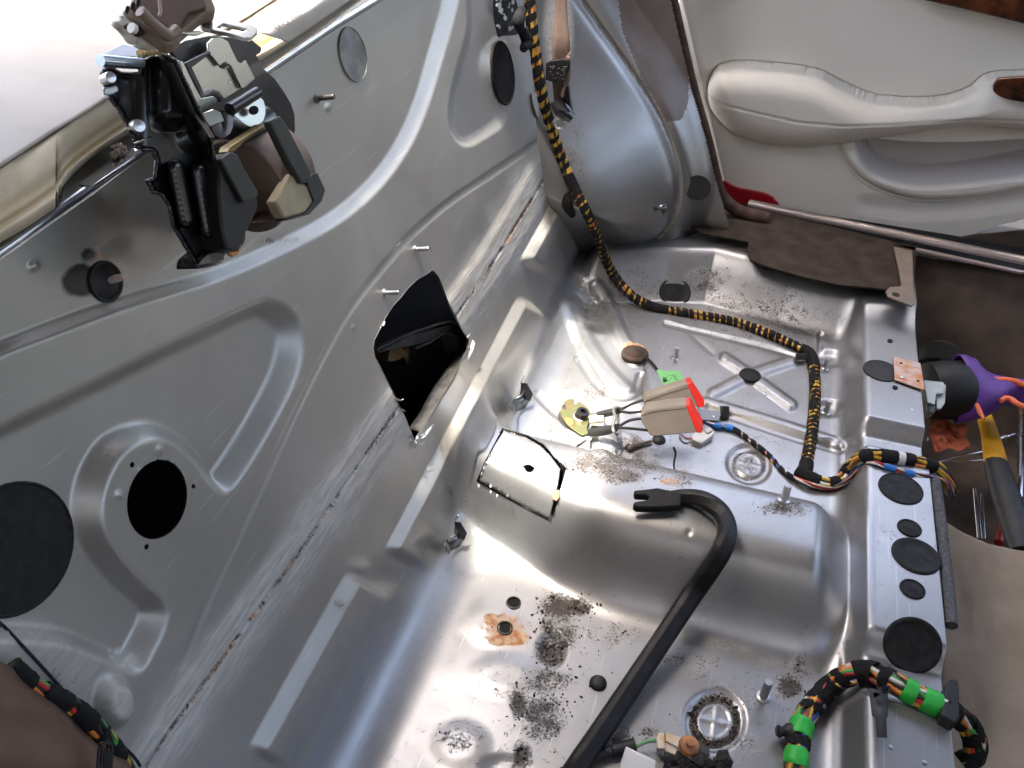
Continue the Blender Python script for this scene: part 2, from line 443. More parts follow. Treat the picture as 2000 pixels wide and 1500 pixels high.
# dimples between the ribs
for (cu, cv, ru, rv, dep) in ((962, 760, 16, 42, -.003), (868, 930, 14, 36, -.003), (755, 1130, 40, 26, -.005), (1040, 545, 14, 30, -.002), (700, 1110, 20, 14, .003)):
    m_ = isw & (abs(U-cu) < 3*ru) & (abs(V-cv) < 3*rv)
    D[m_] += dep*np.exp(-(((U[m_]-cu)/ru)**2+((V[m_]-cv)/rv)**2))
# small pips
for (cu, cv, r_, dep) in ((84, 518, 10, .002), (232, 967, 9, .0016), (311, 878, 8, .0014), (8, 928, 9, .002), (653, 208, 8, .001), (690, 640, 6, .0008)):
    m_ = isw & (abs(U-cu) < 3*r_) & (abs(V-cv) < 3*r_)
    D[m_] += dep*(1-sm(np.hypot(U[m_]-cu, V[m_]-cv), r_*.5, r_*1.1))
# joint of the two sheets at the seam
Sm = [(250, 1550), (330, 1425), (420, 1300), (560, 1110), (700, 905), (790, 775), (830, 700), (900, 600), (960, 515), (1060, 352), (1100, 290)]
ds, _, _ = polydist(U, V, np.array(Sm), False, sign=False)
D[isw] += (.0016*(1-sm(ds, 22, 42))*isw)[isw] - (.0022*(1-sm(ds, .6, 2.8))*(fbm(U/30, V/30, 5) > .36)*isw)[isw]
# repaired lump at the lower left
m_ = isw & (abs(U-215) < 90) & (abs(V-1370) < 110)
D[m_] += .012*(1-sm(np.hypot((U[m_]-218)/40, (V[m_]-1372)/58), .45, 1.05))
D[m_] += .0006*(fbm(U[m_]/9, V[m_]/9, 8)-.5)*(1-sm(np.hypot((U[m_]-205)/44, (V[m_]-1365)/52), .6, 1.0))
# --- seat pan
def ring(cu, cv, ru, rv, rot, f):
    m_ = FL & (abs(U-cu) < 2*ru) & (abs(V-cv) < 2*rv)
    c, s = math.cos(rot), math.sin(rot); x = (U[m_]-cu)*c+(V[m_]-cv)*s; y = -(U[m_]-cu)*s+(V[m_]-cv)*c
    D[m_] += f(np.hypot(x/ru, y/rv))
def drain(cu, cv, ru, rv, rot):
    def f(r): return -.0045*(1-sm(r, .80, 1.05))+.0035*(1-sm(r, .52, .62))-.0016*(1-sm(r, .44, .50))
    ring(cu, cv, ru, rv, rot, f)
    m_ = FL & (abs(U-cu) < ru) & (abs(V-cv) < rv)
    x = (U[m_]-cu); y = (V[m_]-cv); r = np.hypot(x/ru, y/rv)
    a = np.minimum(abs(x*.96+y*.12), abs(y*.96-x*.25))
    D[m_] += .0014*(1-sm(a, 3.5, 6))*(1-sm(r, .42, .5))
drain(1463, 906, 47, 40, .35); drain(1397, 1408, 62, 64, .5)
# pressed cross with a grommet
for (a, b) in (((1465, 733), (1415, 700)), ((1465, 733), (1392, 770)), ((1465, 733), (1545, 706)), ((1465, 733), (1545, 792))):
    sp = np.array([a, b], float); m_ = region(sp, FL, 50)
    d, _, _ = polydist(U[m_], V[m_], sp, False, sign=False)
    D[m_] = np.maximum(D[m_], .0048*(1-sm(d, 3, 15)))
add_ridge([(1300, 632), (1400, 655), (1500, 678), (1570, 700), (1600, 690), (1602, 655)], -.003, 8, FL)
add_step([(1392, 690), (1300, 600), (1330, 585), (1450, 600), (1560, 640), (1600, 680), (1540, 690), (1440, 668), (1340, 640)], -.002, 14, FL, 6)
add_ridge([(1378, 785), (1480, 815), (1560, 840), (1640, 866)], .0045, 12, FL, 6)
add_ridge([(1383, 798), (1480, 832), (1560, 858), (1640, 880)], -.003, 9, FL, 6)
# rings pressed at the wheel-house corner
add_ridge([(1115, 600), (1150, 680), (1200, 745), (1255, 790), (1300, 800)], .006, 26, np.ones_like(isw), 6)
add_ridge([(1165, 560), (1188, 600), (1215, 660), (1240, 700)], .006, 20, np.ones_like(isw), 6)
add_ridge([(1132, 700), (1170, 752), (1215, 775), (1240, 770), (1250, 735)], -.005, 12, np.ones_like(isw), 6)
add_ridge([(1050, 770), (1080, 800), (1120, 830)], -.003, 12, np.ones_like(isw), 6)
# crumb-filled dent and trough on the near part
for (cu, cv, ru, rv, dep) in ((1078, 1268, 30, 38, -.007), (985, 1320, 75, 45, .0022), (1182, 868, 30, 26, .007), (960, 1215, 60, 50, .0018), (900, 1455, 60, 50, .002), (985, 1500, 50, 30, -.003), (1345, 1040, 8, 8, -.001),
                              (1618, 700, 34, 18, -.006), (1616, 798, 32, 18, -.006), (1640, 868, 40, 14, -.004)):
    m_ = FL & (abs(U-cu) < 3*ru) & (abs(V-cv) < 3*rv)
    D[m_] += dep*(1-sm(np.hypot((U[m_]-cu)/ru, (V[m_]-cv)/rv), .4, 1.15))
# hand-beaten waviness of thin sheet
D += .0009*(fbm(Y*9, (BASE[..., 2]-BASE[..., 0])*9, 21, 3)-.5)
SURF = BASE+NRM*D[..., None]
# --- wear layers
W = np.zeros(U.shape+(4,)); W[..., 1] = .20*FL
sealw = (1-sm(ds, 20, 42+50*fbm(U/50, V/50, 3)))*isw
sealw *= .72+.28*sm(fbm(U/45, V/45, 9), .3, .55)
W[..., 0] = np.maximum(W[..., 0], sealw*.95)
d_, _, _ = polydist(U, V, [(-200, 1180), (110, 1215), (240, 1330), (230, 1500), (300, 1600), (-300, 1600)])
W[..., 0] = np.maximum(W[..., 0], isw*sm(d_, -30, 40)*.42)
m_ = .6*(1-sm(np.hypot((U-205)/36, (V-1362)/42), .6, 1.05))*isw; W[..., 0] = np.maximum(W[..., 0], m_)
m_ = (1-sm(np.hypot((U-255)/30, (V-1290)/22), .6, 1.1))*isw; W[..., 0] = np.maximum(W[..., 0], m_)
# seam rust
rr = (1-sm(ds, 2, 9))*isw*(fbm(U/28, V/28, 14) > .47)*np.clip(sm(V, 330, 420)*(1-sm(V, 520, 600))+sm(V, 900, 1000)*(1-sm(V, 1350, 1420)), 0, 1)
W[..., 2] = np.maximum(W[..., 2], rr*.5)
W[..., 1] = np.maximum(W[..., 1], (1-sm(ds, 1, 9))*isw*.75*(fbm(U/18, V/18, 15) > .42))
def blob(ch, cu, cv, ru, rv, s, soft=.5, mask=None):
    m_ = (abs(U-cu) < 2*ru) & (abs(V-cv) < 2*rv)
    if mask is not None: m_ &= mask
    v = s*(1-sm(np.hypot((U[m_]-cu)/ru, (V[m_]-cv)/rv), soft, 1.3))
    W[m_, ch] = np.maximum(W[m_, ch], v)
blob(3, 176, 547, 46, 42, 1.0, .35, isw); blob(3, 190, 497, 24, 20, .72, .3, isw); blob(2, 205, 498, 26, 16, .5, .2, isw)
for (cu, cv, ru, rv, s) in ((1180, 905, 95, 34, .95), (1210, 930, 70, 22, 1.1), (1120, 800, 60, 40, .6), (1160, 765, 50, 36, .75), (1250, 905, 60, 40, .75), (1130, 895, 60, 30, .6), (1320, 940, 70, 50, .55), (1230, 870, 40, 30, .8),
    (1100, 640, 70, 110, .38), (1170, 600, 70, 60, .62), (1130, 540, 50, 60, .55), (1380, 545, 70, 40, .6), (1380, 560, 40, 20, .8), (1235, 620, 60, 40, .5),
    (1095, 1185, 60, 34, 1.0), (1130, 1185, 36, 24, 1.15), (1075, 1270, 40, 40, 1.2), (1090, 1240, 50, 60, .85), (1012, 1378, 24, 36, 1.1), (1060, 1400, 60, 70, .85), (1070, 1330, 70, 40, .8), (1190, 1240, 110, 36, .5), (985, 1330, 90, 60, .3),
    (900, 1240, 60, 80, .3), (905, 1440, 60, 50, .55), (1020, 1480, 26, 40, 1.1), (1215, 1445, 34, 24, .95), (1270, 1430, 40, 20, .7), (1320, 1290, 60, 30, .6), (1380, 1290, 60, 40, .5), (1440, 1370, 100, 60, .42),
    (1460, 1460, 70, 60, .5), (1540, 1340, 40, 36, 1.0), (1560, 1310, 40, 50, .7), (1410, 1260, 60, 30, .45), (1500, 1300, 70, 20, .6), (1480, 870, 110, 60, .36), (1530, 990, 50, 18, .95), (1560, 1000, 40, 14, .7), (1300, 1100, 320, 90, .24),
    (1450, 760, 200, 120, .35), (1470, 620, 240, 110, .5), (1250, 560, 120, 90, .5), (1600, 640, 90, 90, .35), (1392, 640, 140, 40, .3), (1463, 906, 30, 26, .62), (1630, 1250, 40, 50, .4), (1140, 500, 60, 80, .45), (850, 945, 24, 50, .25), (960, 930, 60, 60, .25)):  # broad far-pan dirt also paints shade into the colour
    blob(1, cu, cv, ru, rv, s, .2, FL)
for (cu, cv, ru, rv, s) in ((1120, 440, 60, 90, .5), (1085, 330, 40, 60, .6), (960, 600, 60, 90, .28), (870, 960, 20, 30, .5), (905, 960, 30, 60, .4), (655, 1180, 16, 18, .55), (600, 1250, 200, 200, .12), (100, 1330, 120, 60, .35), (560, 470, 60, 14, .6), (300, 560, 200, 26, .3)):  # long strip under the reel: grease plus the reel's shadow, as colour
    blob(1, cu, cv, ru, rv, s, .2, isw)
for (cu, cv, ru, rv, s) in ((985, 1228, 46, 34, .52), (990, 1232, 74, 52, .36), (975, 1250, 30, 16, .6), (960, 1212, 18, 16, .7), (1000, 1245, 40, 20, .7), (1240, 690, 30, 22, .8), (1310, 940, 24, 10, .5)): blob(2, cu, cv, ru, rv, s, .5, FL)
def drainring(cu, cv, ru, rv):
    m_ = FL & (abs(U-cu) < 2*ru) & (abs(V-cv) < 2*rv); r = np.hypot((U[m_]-cu)/ru, (V[m_]-cv)/rv)
    W[m_, 1] = np.maximum(W[m_, 1], 1.3*sm(r, .55, .62)*(1-sm(r, .78, .9)))
drainring(1397, 1408, 60, 62)
m_ = FL & (abs(U-1463) < 60) & (abs(V-906) < 60); r = np.hypot((U[m_]-1463)/46, (V[m_]-906)/40)
W[m_, 1] = np.maximum(W[m_, 1], .85*sm(r, .55, .62)*(1-sm(r, .70, .8)))

# --- openings
hit = np.zeros(U.shape, bool)
DIAM = [(845, 527), (856, 540), (864, 558), (873, 583), (884, 606), (895, 628), (905, 648), (916, 662), (914, 680), (903, 704), (890, 735), (872, 765), (855, 792), (842, 812), (829, 832), (817, 852), (812, 868), (803, 842), (795, 822), (786, 803), (777, 787), (765, 760), (752, 735), (742, 714), (733, 698), (729, 680), (731, 664), (741, 645), (752, 622), (768, 597), (782, 582), (797, 563), (815, 546), (833, 536)]
HOLES = []
def circ_on_wall(u, v, r, n=48):
    c = B(u, v); return [tuple(float(q) for q in proj(c+np.array([0, 1, 0])*r*math.cos(a)+BUP*r*math.sin(a))) for a in np.linspace(0, 2*math.pi, n, endpoint=False)]
HOLES.append((DIAM, isw)); HOLES.append((circ_on_wall(309, 975, .0295), isw))
for (u_, v_, r_) in ((258, 908, .0022), (378, 950, .0022), (286, 1068, .0022)): HOLES.append((circ_on_wall(u_, v_, r_, 16), isw))
HOLES.append(([(1000+12*math.cos(a)+3, 1178+13*math.sin(a)) for a in np.linspace(0, 6.28, 20, endpoint=False)], FL))
HOLES.append(([(986+11*math.cos(a), 1227+13*math.sin(a)) for a in np.linspace(0, 6.28, 20, endpoint=False)], FL))
# the square piece sawn out of the hump
CUT = [(981, 836), (1030, 850), (1062, 868), (1082, 892), (1106, 914), (1098, 945), (1090, 980), (1076, 1020), (1040, 1002), (1000, 980), (960, 958), (930, 941), (944, 905), (964, 868)]
HOLES.append((CUT, np.ones_like(isw)))
U2, V2 = proj(SURF)
faces_kill = np.zeros((NS-1, NY-1), bool)
Uc = (U2[:-1, :-1]+U2[1:, 1:]+U2[1:, :-1]+U2[:-1, 1:])/4; Vc = (V2[:-1, :-1]+V2[1:, 1:]+V2[1:, :-1]+V2[:-1, 1:])/4
cell = np.hypot(np.gradient(U2, axis=1), np.gradient(V2, axis=1))
for poly, mk in HOLES:
    pa = np.array(poly); lo = pa.min(0)-25; hi = pa.max(0)+25
    idx = np.argwhere(mk & (U2 > lo[0]) & (U2 < hi[0]) & (V2 > lo[1]) & (V2 < hi[1]))
    i, j = idx[:, 0], idx[:, 1]
    d, cx, cy = polydist(U2[i, j], V2[i, j], poly)
    close = abs(d) < .62*cell[i, j]
    for (a, b, x_, y_) in zip(i[close], j[close], cx[close], cy[close]):
        r = ray(x_, y_); n_ = NRM[a, b]; den = r@n_
        if abs(den) > 1e-3: SURF[a, b] = CAM+r*(((SURF[a, b]-CAM)@n_)/den)
    ix = np.argwhere(mk[:-1, :-1] & (Uc > lo[0]) & (Uc < hi[0]) & (Vc > lo[1]) & (Vc < hi[1]))
    d, _, _ = polydist(Uc[ix[:, 0], ix[:, 1]], Vc[ix[:, 0], ix[:, 1]], poly)
    k = d > 0; faces_kill[ix[k, 0], ix[k, 1]] = True
ids = np.arange(NS*NY).reshape(NS, NY)
F = np.stack([ids[:-1, :-1], ids[:-1, 1:], ids[1:, 1:], ids[1:, :-1]], -1)
def slab(name, i0, i1, mat=PAINT, label=None):
    f = F[i0:i1][~faces_kill[i0:i1]].reshape(-1, 4)
    used = np.unique(f); remap = np.zeros(NS*NY, int); remap[used] = np.arange(len(used))
    o = mesh(name, SURF.reshape(-1, 3)[used], remap[f][:, ::-1], mat)
    colattr(o, 'wear_shade', W.reshape(-1, 4)[used]); put(o, car)
    if label: o['label'] = label
    return o
i_seam = int(np.argmin(abs(prof[:, 1]-.2364)+(prof[:, 0] > -.2)*9)); i_base = int(np.argmin(abs(prof[:, 1]-.055)+(prof[:, 0] > -.2)*9)); i_foot = int(np.argmin(abs(prof[:, 0]-(XF-.03))+(prof[:, 1] > .005)*9))
slab('rear_bulkhead', 0, i_seam, PAINTW); slab('lower_bulkhead', i_seam, i_base, PAINTW); slab('seat_pan', i_base, i_foot); slab('cross_member', i_foot, NS-1)
def surf_at(u, v, wallside=None):
    """point and normal of the pressed sheet where the photograph shows pixel (u, v)"""
    m_ = np.hypot(U2-u, V2-v)
    if wallside is not None: m_ = np.where(isw == wallside, m_, 1e9)
    k = np.unravel_index(np.argmin(m_), m_.shape)
    n_ = NRM[k]; r = ray(u, v)
    p = CAM+r*(((SURF[k]-CAM)@n_)/(r@n_)) if abs(r@n_) > .05*np.linalg.norm(r) else SURF[k]
    return p, n_
# torn / folded edges that give the openings their sheet thickness
def rim(poly, depth, mat, name, rough=0.0, base=None):
    vs = []; n = len(poly)
    for k, (u_, v_) in enumerate(poly):
        p, n_ = surf_at(u_, v_); q = p-n_*depth*(1+rough*random.uniform(-1, 1)); vs += [p+n_*.0004, q]
    fs = [(2*i, 2*((i+1) % n), 2*((i+1) % n)+1, 2*i+1) for i in range(n)]
    return put(mesh(name, vs, fs, mat, smooth=False), car)
# ------------------------------------------------------------------ wheel arch, sill, door, shelf, roof
def gridmesh(name, Pg, mat, parent=None, flip=False, wear_shade=None):
    n, m_ = Pg.shape[:2]; ids_ = np.arange(n*m_).reshape(n, m_)
    f = np.stack([ids_[:-1, :-1], ids_[:-1, 1:], ids_[1:, 1:], ids_[1:, :-1]], -1).reshape(-1, 4)
    if flip: f = f[:, ::-1]
    o = mesh(name, Pg.reshape(-1, 3), f, mat)
    if wear_shade is not None: colattr(o, 'wear_shade', wear_shade.reshape(-1, 4))
    if parent is not None: put(o, parent)
    return o
xs = np.arange(-.46, .03, .0025); zs = np.arange(.03, .75, .0025)
SX, SZ = np.meshgrid(xs, zs, indexing='ij')
su, sv = proj(np.stack([SX, np.full(SX.shape, 1.45), SZ], -1))
ARCH = smooth_pts([(940, -420), (1040, -150), (1128, -10), (1205, 100), (1258, 180), (1296, 250), (1322, 330), (1322, 395), (1300, 445), (1255, 476), (1195, 486), (1100, 500), (900, 520), (400, 520), (300, -100), (600, -500)], 6, True)
da_, _, _ = polydist(su, sv, ARCH); t_ = np.clip(1-da_/200, 0, 1); ins_ = da_ > 0
hh_ = .168*(.5*(.5+.5*np.cos(math.pi*t_))+.5*np.sqrt(1-t_**2))*ins_
hh_ += .0014*(1-sm(abs(da_+8), 1, 5))-.003*(1-sm(abs(da_-2), 0, 4))
SY = 1.45-hh_+.05*sm(-da_, 8, 70)+.0025*np.sin((SX*.9+SZ*.4)*90)*sm(-da_, 14, 24)
SG = np.stack([SX, SY, SZ], -1); su, sv = proj(SG)
SW = np.zeros(SG.shape[:2]+(4,))
pd, _, _ = polydist(su, sv, [(1200, -60), (1345, -60), (1345, 200), (1330, 235), (1290, 240), (1215, 60)])
SW[..., 0] = .9*sm(pd, -6, 10)*sm(-da_, 6, 12); SW[..., 2] = .60*SW[..., 0]; SW[..., 1] = .8*SW[..., 0]
SW[..., 1] = np.maximum(SW[..., 1], .5*(1-sm(abs(da_), 4, 22))*(sv > 420))
SW[..., 1] = np.maximum(SW[..., 1], .45*(1-sm(np.hypot((su-1120)/40, (sv-330)/130), .4, 1.2)))
SW[..., 0] = np.maximum(SW[..., 0], .8*(1-sm(np.hypot((su-1090)/32, (sv-60)/110), .6, 1.1)))
ids_ = np.arange(su.size).reshape(su.shape); sc_u = (su[:-1, :-1]+su[1:, 1:])/2; sc_v = (sv[:-1, :-1]+sv[1:, 1:])/2
kp = sc_u < np.interp(sc_v, [-150, 0, 80, 180, 270, 340, 400, 460], [1280, 1310, 1328, 1352, 1378, 1395, 1412, 1430])
f = np.stack([ids_[:-1, :-1], ids_[:-1, 1:], ids_[1:, 1:], ids_[1:, :-1]], -1)[kp].reshape(-1, 4)
PILM = simple('brown_pillar_sealer', (.155, .13, .118), .42, .25, noise=.35, scale=9, col2=(.105, .082, .068), bump=.5, bscale=60)
fmi = ((pd.ravel()[f].mean(1) > 0) & (da_.ravel()[f].mean(1) < -10)).astype(int)
arch = mesh('wheel_arch', SG.reshape(-1, 3), f, PAINTA, mats=[PAINTA, PILM], fm=fmi); colattr(arch, 'wear_shade', SW.reshape(-1, 4)); put(arch, car)
# cavity behind the bulkhead (luggage space) and below the pan
def bigbox(name, lo, hi, mat, kind='structure', skip=()):
    x0, y0, z0 = lo; x1, y1, z1 = hi
    v = [(x0, y0, z0), (x1, y0, z0), (x1, y1, z0), (x0, y1, z0), (x0, y0, z1), (x1, y0, z1), (x1, y1, z1), (x0, y1, z1)]
    fs = {'bot': (0, 3, 2, 1), 'top': (4, 5, 6, 7), 'y0': (0, 1, 5, 4), 'x1': (1, 2, 6, 5), 'y1': (2, 3, 7, 6), 'x0': (3, 0, 4, 7)}
    o = mesh(name, v, [f for k, f in fs.items() if k not in skip], mat, smooth=False)
    o['kind'] = kind
    return o
# luggage space: five dark walls, open towards the bulkhead
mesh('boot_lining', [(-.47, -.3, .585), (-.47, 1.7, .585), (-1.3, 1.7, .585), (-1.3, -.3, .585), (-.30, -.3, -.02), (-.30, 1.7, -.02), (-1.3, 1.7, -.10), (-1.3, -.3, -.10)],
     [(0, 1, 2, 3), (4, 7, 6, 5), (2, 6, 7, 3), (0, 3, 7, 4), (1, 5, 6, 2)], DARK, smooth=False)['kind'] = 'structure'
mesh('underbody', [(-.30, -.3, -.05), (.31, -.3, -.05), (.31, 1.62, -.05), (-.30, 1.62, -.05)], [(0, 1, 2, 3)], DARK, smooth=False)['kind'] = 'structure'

# footwell carpet: floor, far side wall up to the sill
def carpet_sheet():
    a = np.linspace(.30, 1.5, 130); b = np.linspace(.0, 1.70, 170)
    AX, AY = np.meshgrid(a, b, indexing='ij')
    z = -.24+.30*sm(AY, 1.40, 1.60)
    z = z+.012*(fbm(AX*9, AY*9, 4)-.5)
    z += .13*(1-sm(AY, .90, 1.04))*sm(AX, .30, .36)
    z = z+.02*(fbm(AX*5, AY*5, 31, 2)-.5)*(1-sm(AY, .9, 1.04))
    return gridmesh('footwell_carpet', np.stack([AX, AY, z], -1), CARPET)
cs = carpet_sheet(); tag(cs, kind='structure')
# worn fawn carpet lying over the centre tunnel in front
a = np.linspace(0, 1, 90); b = np.linspace(0, 1, 110)
A_, B_ = np.meshgrid(a, b, indexing='ij')
uu = 1846+(2080-1846)*A_; top_v = np.interp(uu, [1846, 1880, 1930, 1990, 2080], [1018, 1040, 1062, 1075, 1085])
vv = top_v+(1560-top_v)*B_
FG = np.zeros(A_.shape+(3,))
for i in range(A_.shape[0]):
    for j in range(A_.shape[1]):
        FG[i, j] = P(uu[i, j]-10*(A_[i, j] < .01), vv[i, j], -.075+.018*fbm(np.array(A_[i, j]*4), np.array(B_[i, j]*4), 3, 2))
fc = gridmesh('carpet_mat', FG, CARPETL)
so = fc.modifiers.new('solid', 'SOLIDIFY'); so.thickness = .009; so.offset = -1
tag(fc, 'fawn carpet piece folded back over the front footwell at lower right', 'carpet')

# side carpet lying on the sill and its bracket
sc_pts = [(1350, 442), (1356, 424), (1385, 408), (1465, 404), (1790, 482), (1786, 560), (1784, 592), (1738, 566), (1700, 561), (1640, 556), (1560, 538), (1500, 520), (1466, 508), (1459, 488), (1463, 472), (1430, 466), (1400, 460), (1370, 455)]
t = prism('sill_carpet', [P(u_, v_, .092+.0*k) for k, (u_, v_) in enumerate(sc_pts)], (0, 0, -.004), simple('dark_sill_carpet', (.045, .034, .027), .95, noise=.3, scale=30, bump=1.0, bscale=900, spec=.1), bev=.001)
tag(t, 'dark brown carpet flap lying between silver seat pan and door sill trim', 'carpet')
t = thing('trim_bracket', P(1760, 560, .095), 'brown plastic bracket with round eyelet at the far end of the cross member', 'bracket')
BRN = simple('brown_plastic', (.16, .125, .095), .5, noise=.15)
prism('bracket_strap', [P(u_, v_, .098) for u_, v_ in ((1745, 484), (1781, 492), (1785, 597), (1780, 600), (1748, 588), (1733, 581), (1729, 571), (1737, 563), (1755, 562), (1760, 560))], (0, 0, .003), BRN, t, .0008)
lathe('eyelet', P(1749, 577, .0995), (0, 0, 1), [(.0042, .002), (.0042, .0022), (.006, .0026), (.006, .0015), (.0042, .0015)], BLACK, t, 20)
# sill tread strip
t = thing('sill_trim', P(1700, 460, .09), 'long brushed metal sill strip running below the cream door', 'trim strip')
m_ = [(1458, 405), (2060, 530)]
p0 = P(1460, 404, .088); p1 = P(2100, 538, .088)
d_ = (p1-p0)/np.linalg.norm(p1-p0); nrm = np.array([0, 0, 1.0]); sd_ = np.cross(nrm, d_)
BR = simple('brushed_sill_metal', (.72, .63, .59), .42, 1.0, noise=.15, scale=10)
prof_s = [(0, 0), (0, .007), (.003, .011), (.010, .013), (.0165, .010), (.018, .0)]
vs = []; fs = []
for k, L_ in enumerate((0.0, np.linalg.norm(p1-p0))):
    for (a_, h_) in prof_s: vs.append(p0+d_*L_+sd_*(a_-.002)+nrm*h_)
n_ = len(prof_s); fs = [(i, (i+1) % n_, n_+(i+1) % n_, n_+i) for i in range(n_)]+[tuple(range(n_))[::-1], tuple(range(n_, 2*n_))]
o = put(mesh('strip', vs, fs, BR), t); smooth_by_angle(o, 50)
o = prism('strip_lip', [P(1735, 478, .088), P(1790, 487, .088), P(2010, 535, .088), P(1990, 535, .088), P(1780, 491, .088)], (0, 0, .004), BR, t)

# ---- door card
door = bpy.data.objects.new('door', None); door.empty_display_size = .02; COL.objects.link(door); door.location = (.5, 1.68, .3); put(door, car)
DY = 1.675
dx = np.arange(-.20, .80, .0018); dz = np.arange(.02, .575, .0018)
GX, GZ = np.meshgrid(dx, dz, indexing='ij'); GY = np.full(GX.shape, DY)
DG = np.stack([GX, GY, GZ], -1); du, dv = proj(DG)
hgt = np.zeros(du.shape)
# sunken upper field
upf = smooth_pts([(1385, 130), (1372, 80), (1380, 25), (1430, -10), (1560, -30), (1800, -10), (2100, 60), (2300, 90), (2300, 330), (1700, 300), (1400, 180)], 6, True)
d1, _, _ = polydist(du, dv, upf); hgt += -.012*sm(d1, -22, 22)
# pocket
pk = smooth_pts([(1642, 275), (1652, 310), (1680, 345), (1730, 372), (1800, 388), (1900, 384), (2010, 366), (2200, 330), (2200, 255), (2000, 258), (1850, 262), (1720, 262)], 6, True)
d2, _, _ = polydist(du, dv, pk); hgt += .010*sm(d2, -10, 14)
pin = smooth_pts([(1668, 272), (1676, 310), (1705, 343), (1760, 362), (1820, 367), (1920, 358), (2010, 345), (2200, 312), (2200, 268), (2010, 272), (1900, 278), (1780, 278), (1720, 272)], 6, True)
d3, _, _ = polydist(du, dv, pin); hgt += -.075*np.clip(d3/22, 0, 1)
g0, _, _ = polydist(du, dv, smooth_pts([(1383, 170), (1392, 146), (1412, 130), (1455, 126), (1540, 133), (1600, 144), (1640, 165), (1700, 190), (1760, 197), (1830, 196), (1890, 180), (1918, 158), (1935, 150), (1990, 146), (2160, 150), (2160, 256), (2000, 250), (1900, 244), (1800, 254), (1700, 268), (1620, 280), (1560, 284), (1490, 276), (1430, 255), (1396, 222), (1384, 195)], 8, True), True, sign=False); hgt -= .008*(1-sm(g0, 1, 7))
gr, _, _ = polydist(du, dv, pk, True, sign=False); hgt -= .0025*(1-sm(gr, 0, 3.0))*(dv > 285)
low = smooth_pts([(1690, 400), (1800, 412), (1950, 398), (2150, 360)], 6); dl, _, _ = polydist(du, dv, low, False, sign=False); hgt -= .004*(1-sm(dl, 0, 26))
left = du-np.interp(dv, [0, 400], [1318, 1412]); hgt -= .02*(1-sm(left, -4, 18))
DG[..., 1] = DY-hgt
# cut away: keep only the card's outline
ocard = smooth_pts([(1316, -80), (1330, 60), (1352, 160), (1385, 290), (1402, 350), (1415, 385), (1440, 402), (1600, 428), (1760, 460), (1850, 472), (1900, 462), (1960, 440), (2100, 410)], 4)
poly = [(-10+p[0], p[1]) for p in ocard]+[(2600, 300), (2600, -900), (1200, -900)]
uc, vc = (du[:-1, :-1]+du[1:, 1:])/2, (dv[:-1, :-1]+dv[1:, 1:])/2
dk, _, _ = polydist(uc, vc, poly)
ids_ = np.arange(du.size).reshape(du.shape)
f = np.stack([ids_[:-1, :-1], ids_[:-1, 1:], ids_[1:, 1:], ids_[1:, :-1]], -1)[dk > 0].reshape(-1, 4)
used = np.unique(f); rm = np.zeros(du.size, int); rm[used] = np.arange(len(used))
# glue border vertices to the outline
dvv, cx, cy = polydist(du, dv, poly); k = (abs(dvv) < 2.1)
ii = np.argwhere(k)
for (a_, b_) in ii:
    y_ = DG[a_, b_, 1]; DG[a_, b_] = PY(cx[a_, b_], cy[a_, b_], y_)
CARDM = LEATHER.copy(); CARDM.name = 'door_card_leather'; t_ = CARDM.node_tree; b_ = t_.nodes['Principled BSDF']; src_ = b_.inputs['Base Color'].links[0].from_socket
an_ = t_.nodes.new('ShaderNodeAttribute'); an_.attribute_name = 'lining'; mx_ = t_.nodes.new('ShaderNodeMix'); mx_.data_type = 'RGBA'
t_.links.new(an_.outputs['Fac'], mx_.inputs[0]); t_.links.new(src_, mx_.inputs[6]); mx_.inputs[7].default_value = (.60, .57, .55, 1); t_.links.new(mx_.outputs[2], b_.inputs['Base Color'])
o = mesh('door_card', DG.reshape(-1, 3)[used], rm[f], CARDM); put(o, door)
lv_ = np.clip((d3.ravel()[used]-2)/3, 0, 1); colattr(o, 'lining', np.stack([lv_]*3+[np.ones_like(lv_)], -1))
# armrest: a padded roll following the photograph's outline
arm = smooth_pts([(1383, 170), (1392, 146), (1412, 130), (1455, 126), (1540, 133), (1600, 144), (1640, 165), (1700, 190), (1760, 197), (1830, 196), (1890, 180), (1918, 158), (1935, 150), (1990, 146), (2160, 150), (2160, 256), (2000, 250), (1900, 244), (1800, 254), (1700, 268), (1620, 280), (1560, 284), (1490, 276), (1430, 255), (1396, 222), (1384, 195)], 8, True)
ax_ = np.arange(-.20, .80, .0026); az_ = np.arange(.05, .60, .0026)
AX2, AZ2 = np.meshgrid(ax_, az_, indexing='ij'); AYb = DY-.004
AG = np.stack([AX2, np.full(AX2.shape, AYb), AZ2], -1); au, av = proj(AG)
da, cxa, cya = polydist(au, av, arm)
seamv = np.interp(au, [1384, 1480, 1560, 1640, 1740, 1830, 1900, 2000, 2200], [182, 205, 223, 230, 229, 224, 219, 222, 235])
hA = .046*np.sqrt(np.clip(1-(1-np.clip(da/52, 0, 1))**2, 0, 1))
hA *= .75+.25*np.clip(1-(av-seamv)/60, 0, 1)
ds_ = abs(av-seamv); hA -= .0030*(1-sm(ds_, 0.3, 3.0))
AG[..., 1] = AYb-np.where(da > 0, hA, 0)
uc, vc = (au[:-1, :-1]+au[1:, 1:])/2, (av[:-1, :-1]+av[1:, 1:])/2
dk, _, _ = polydist(uc, vc, arm)
ids_ = np.arange(au.size).reshape(au.shape); f = np.stack([ids_[:-1, :-1], ids_[:-1, 1:], ids_[1:, 1:], ids_[1:, :-1]], -1)[dk > -3].reshape(-1, 4)
used = np.unique(f); rm = np.zeros(au.size, int); rm[used] = np.arange(len(used))
AG[..., 1] = np.where(da > 0, AG[..., 1], AYb+.02)
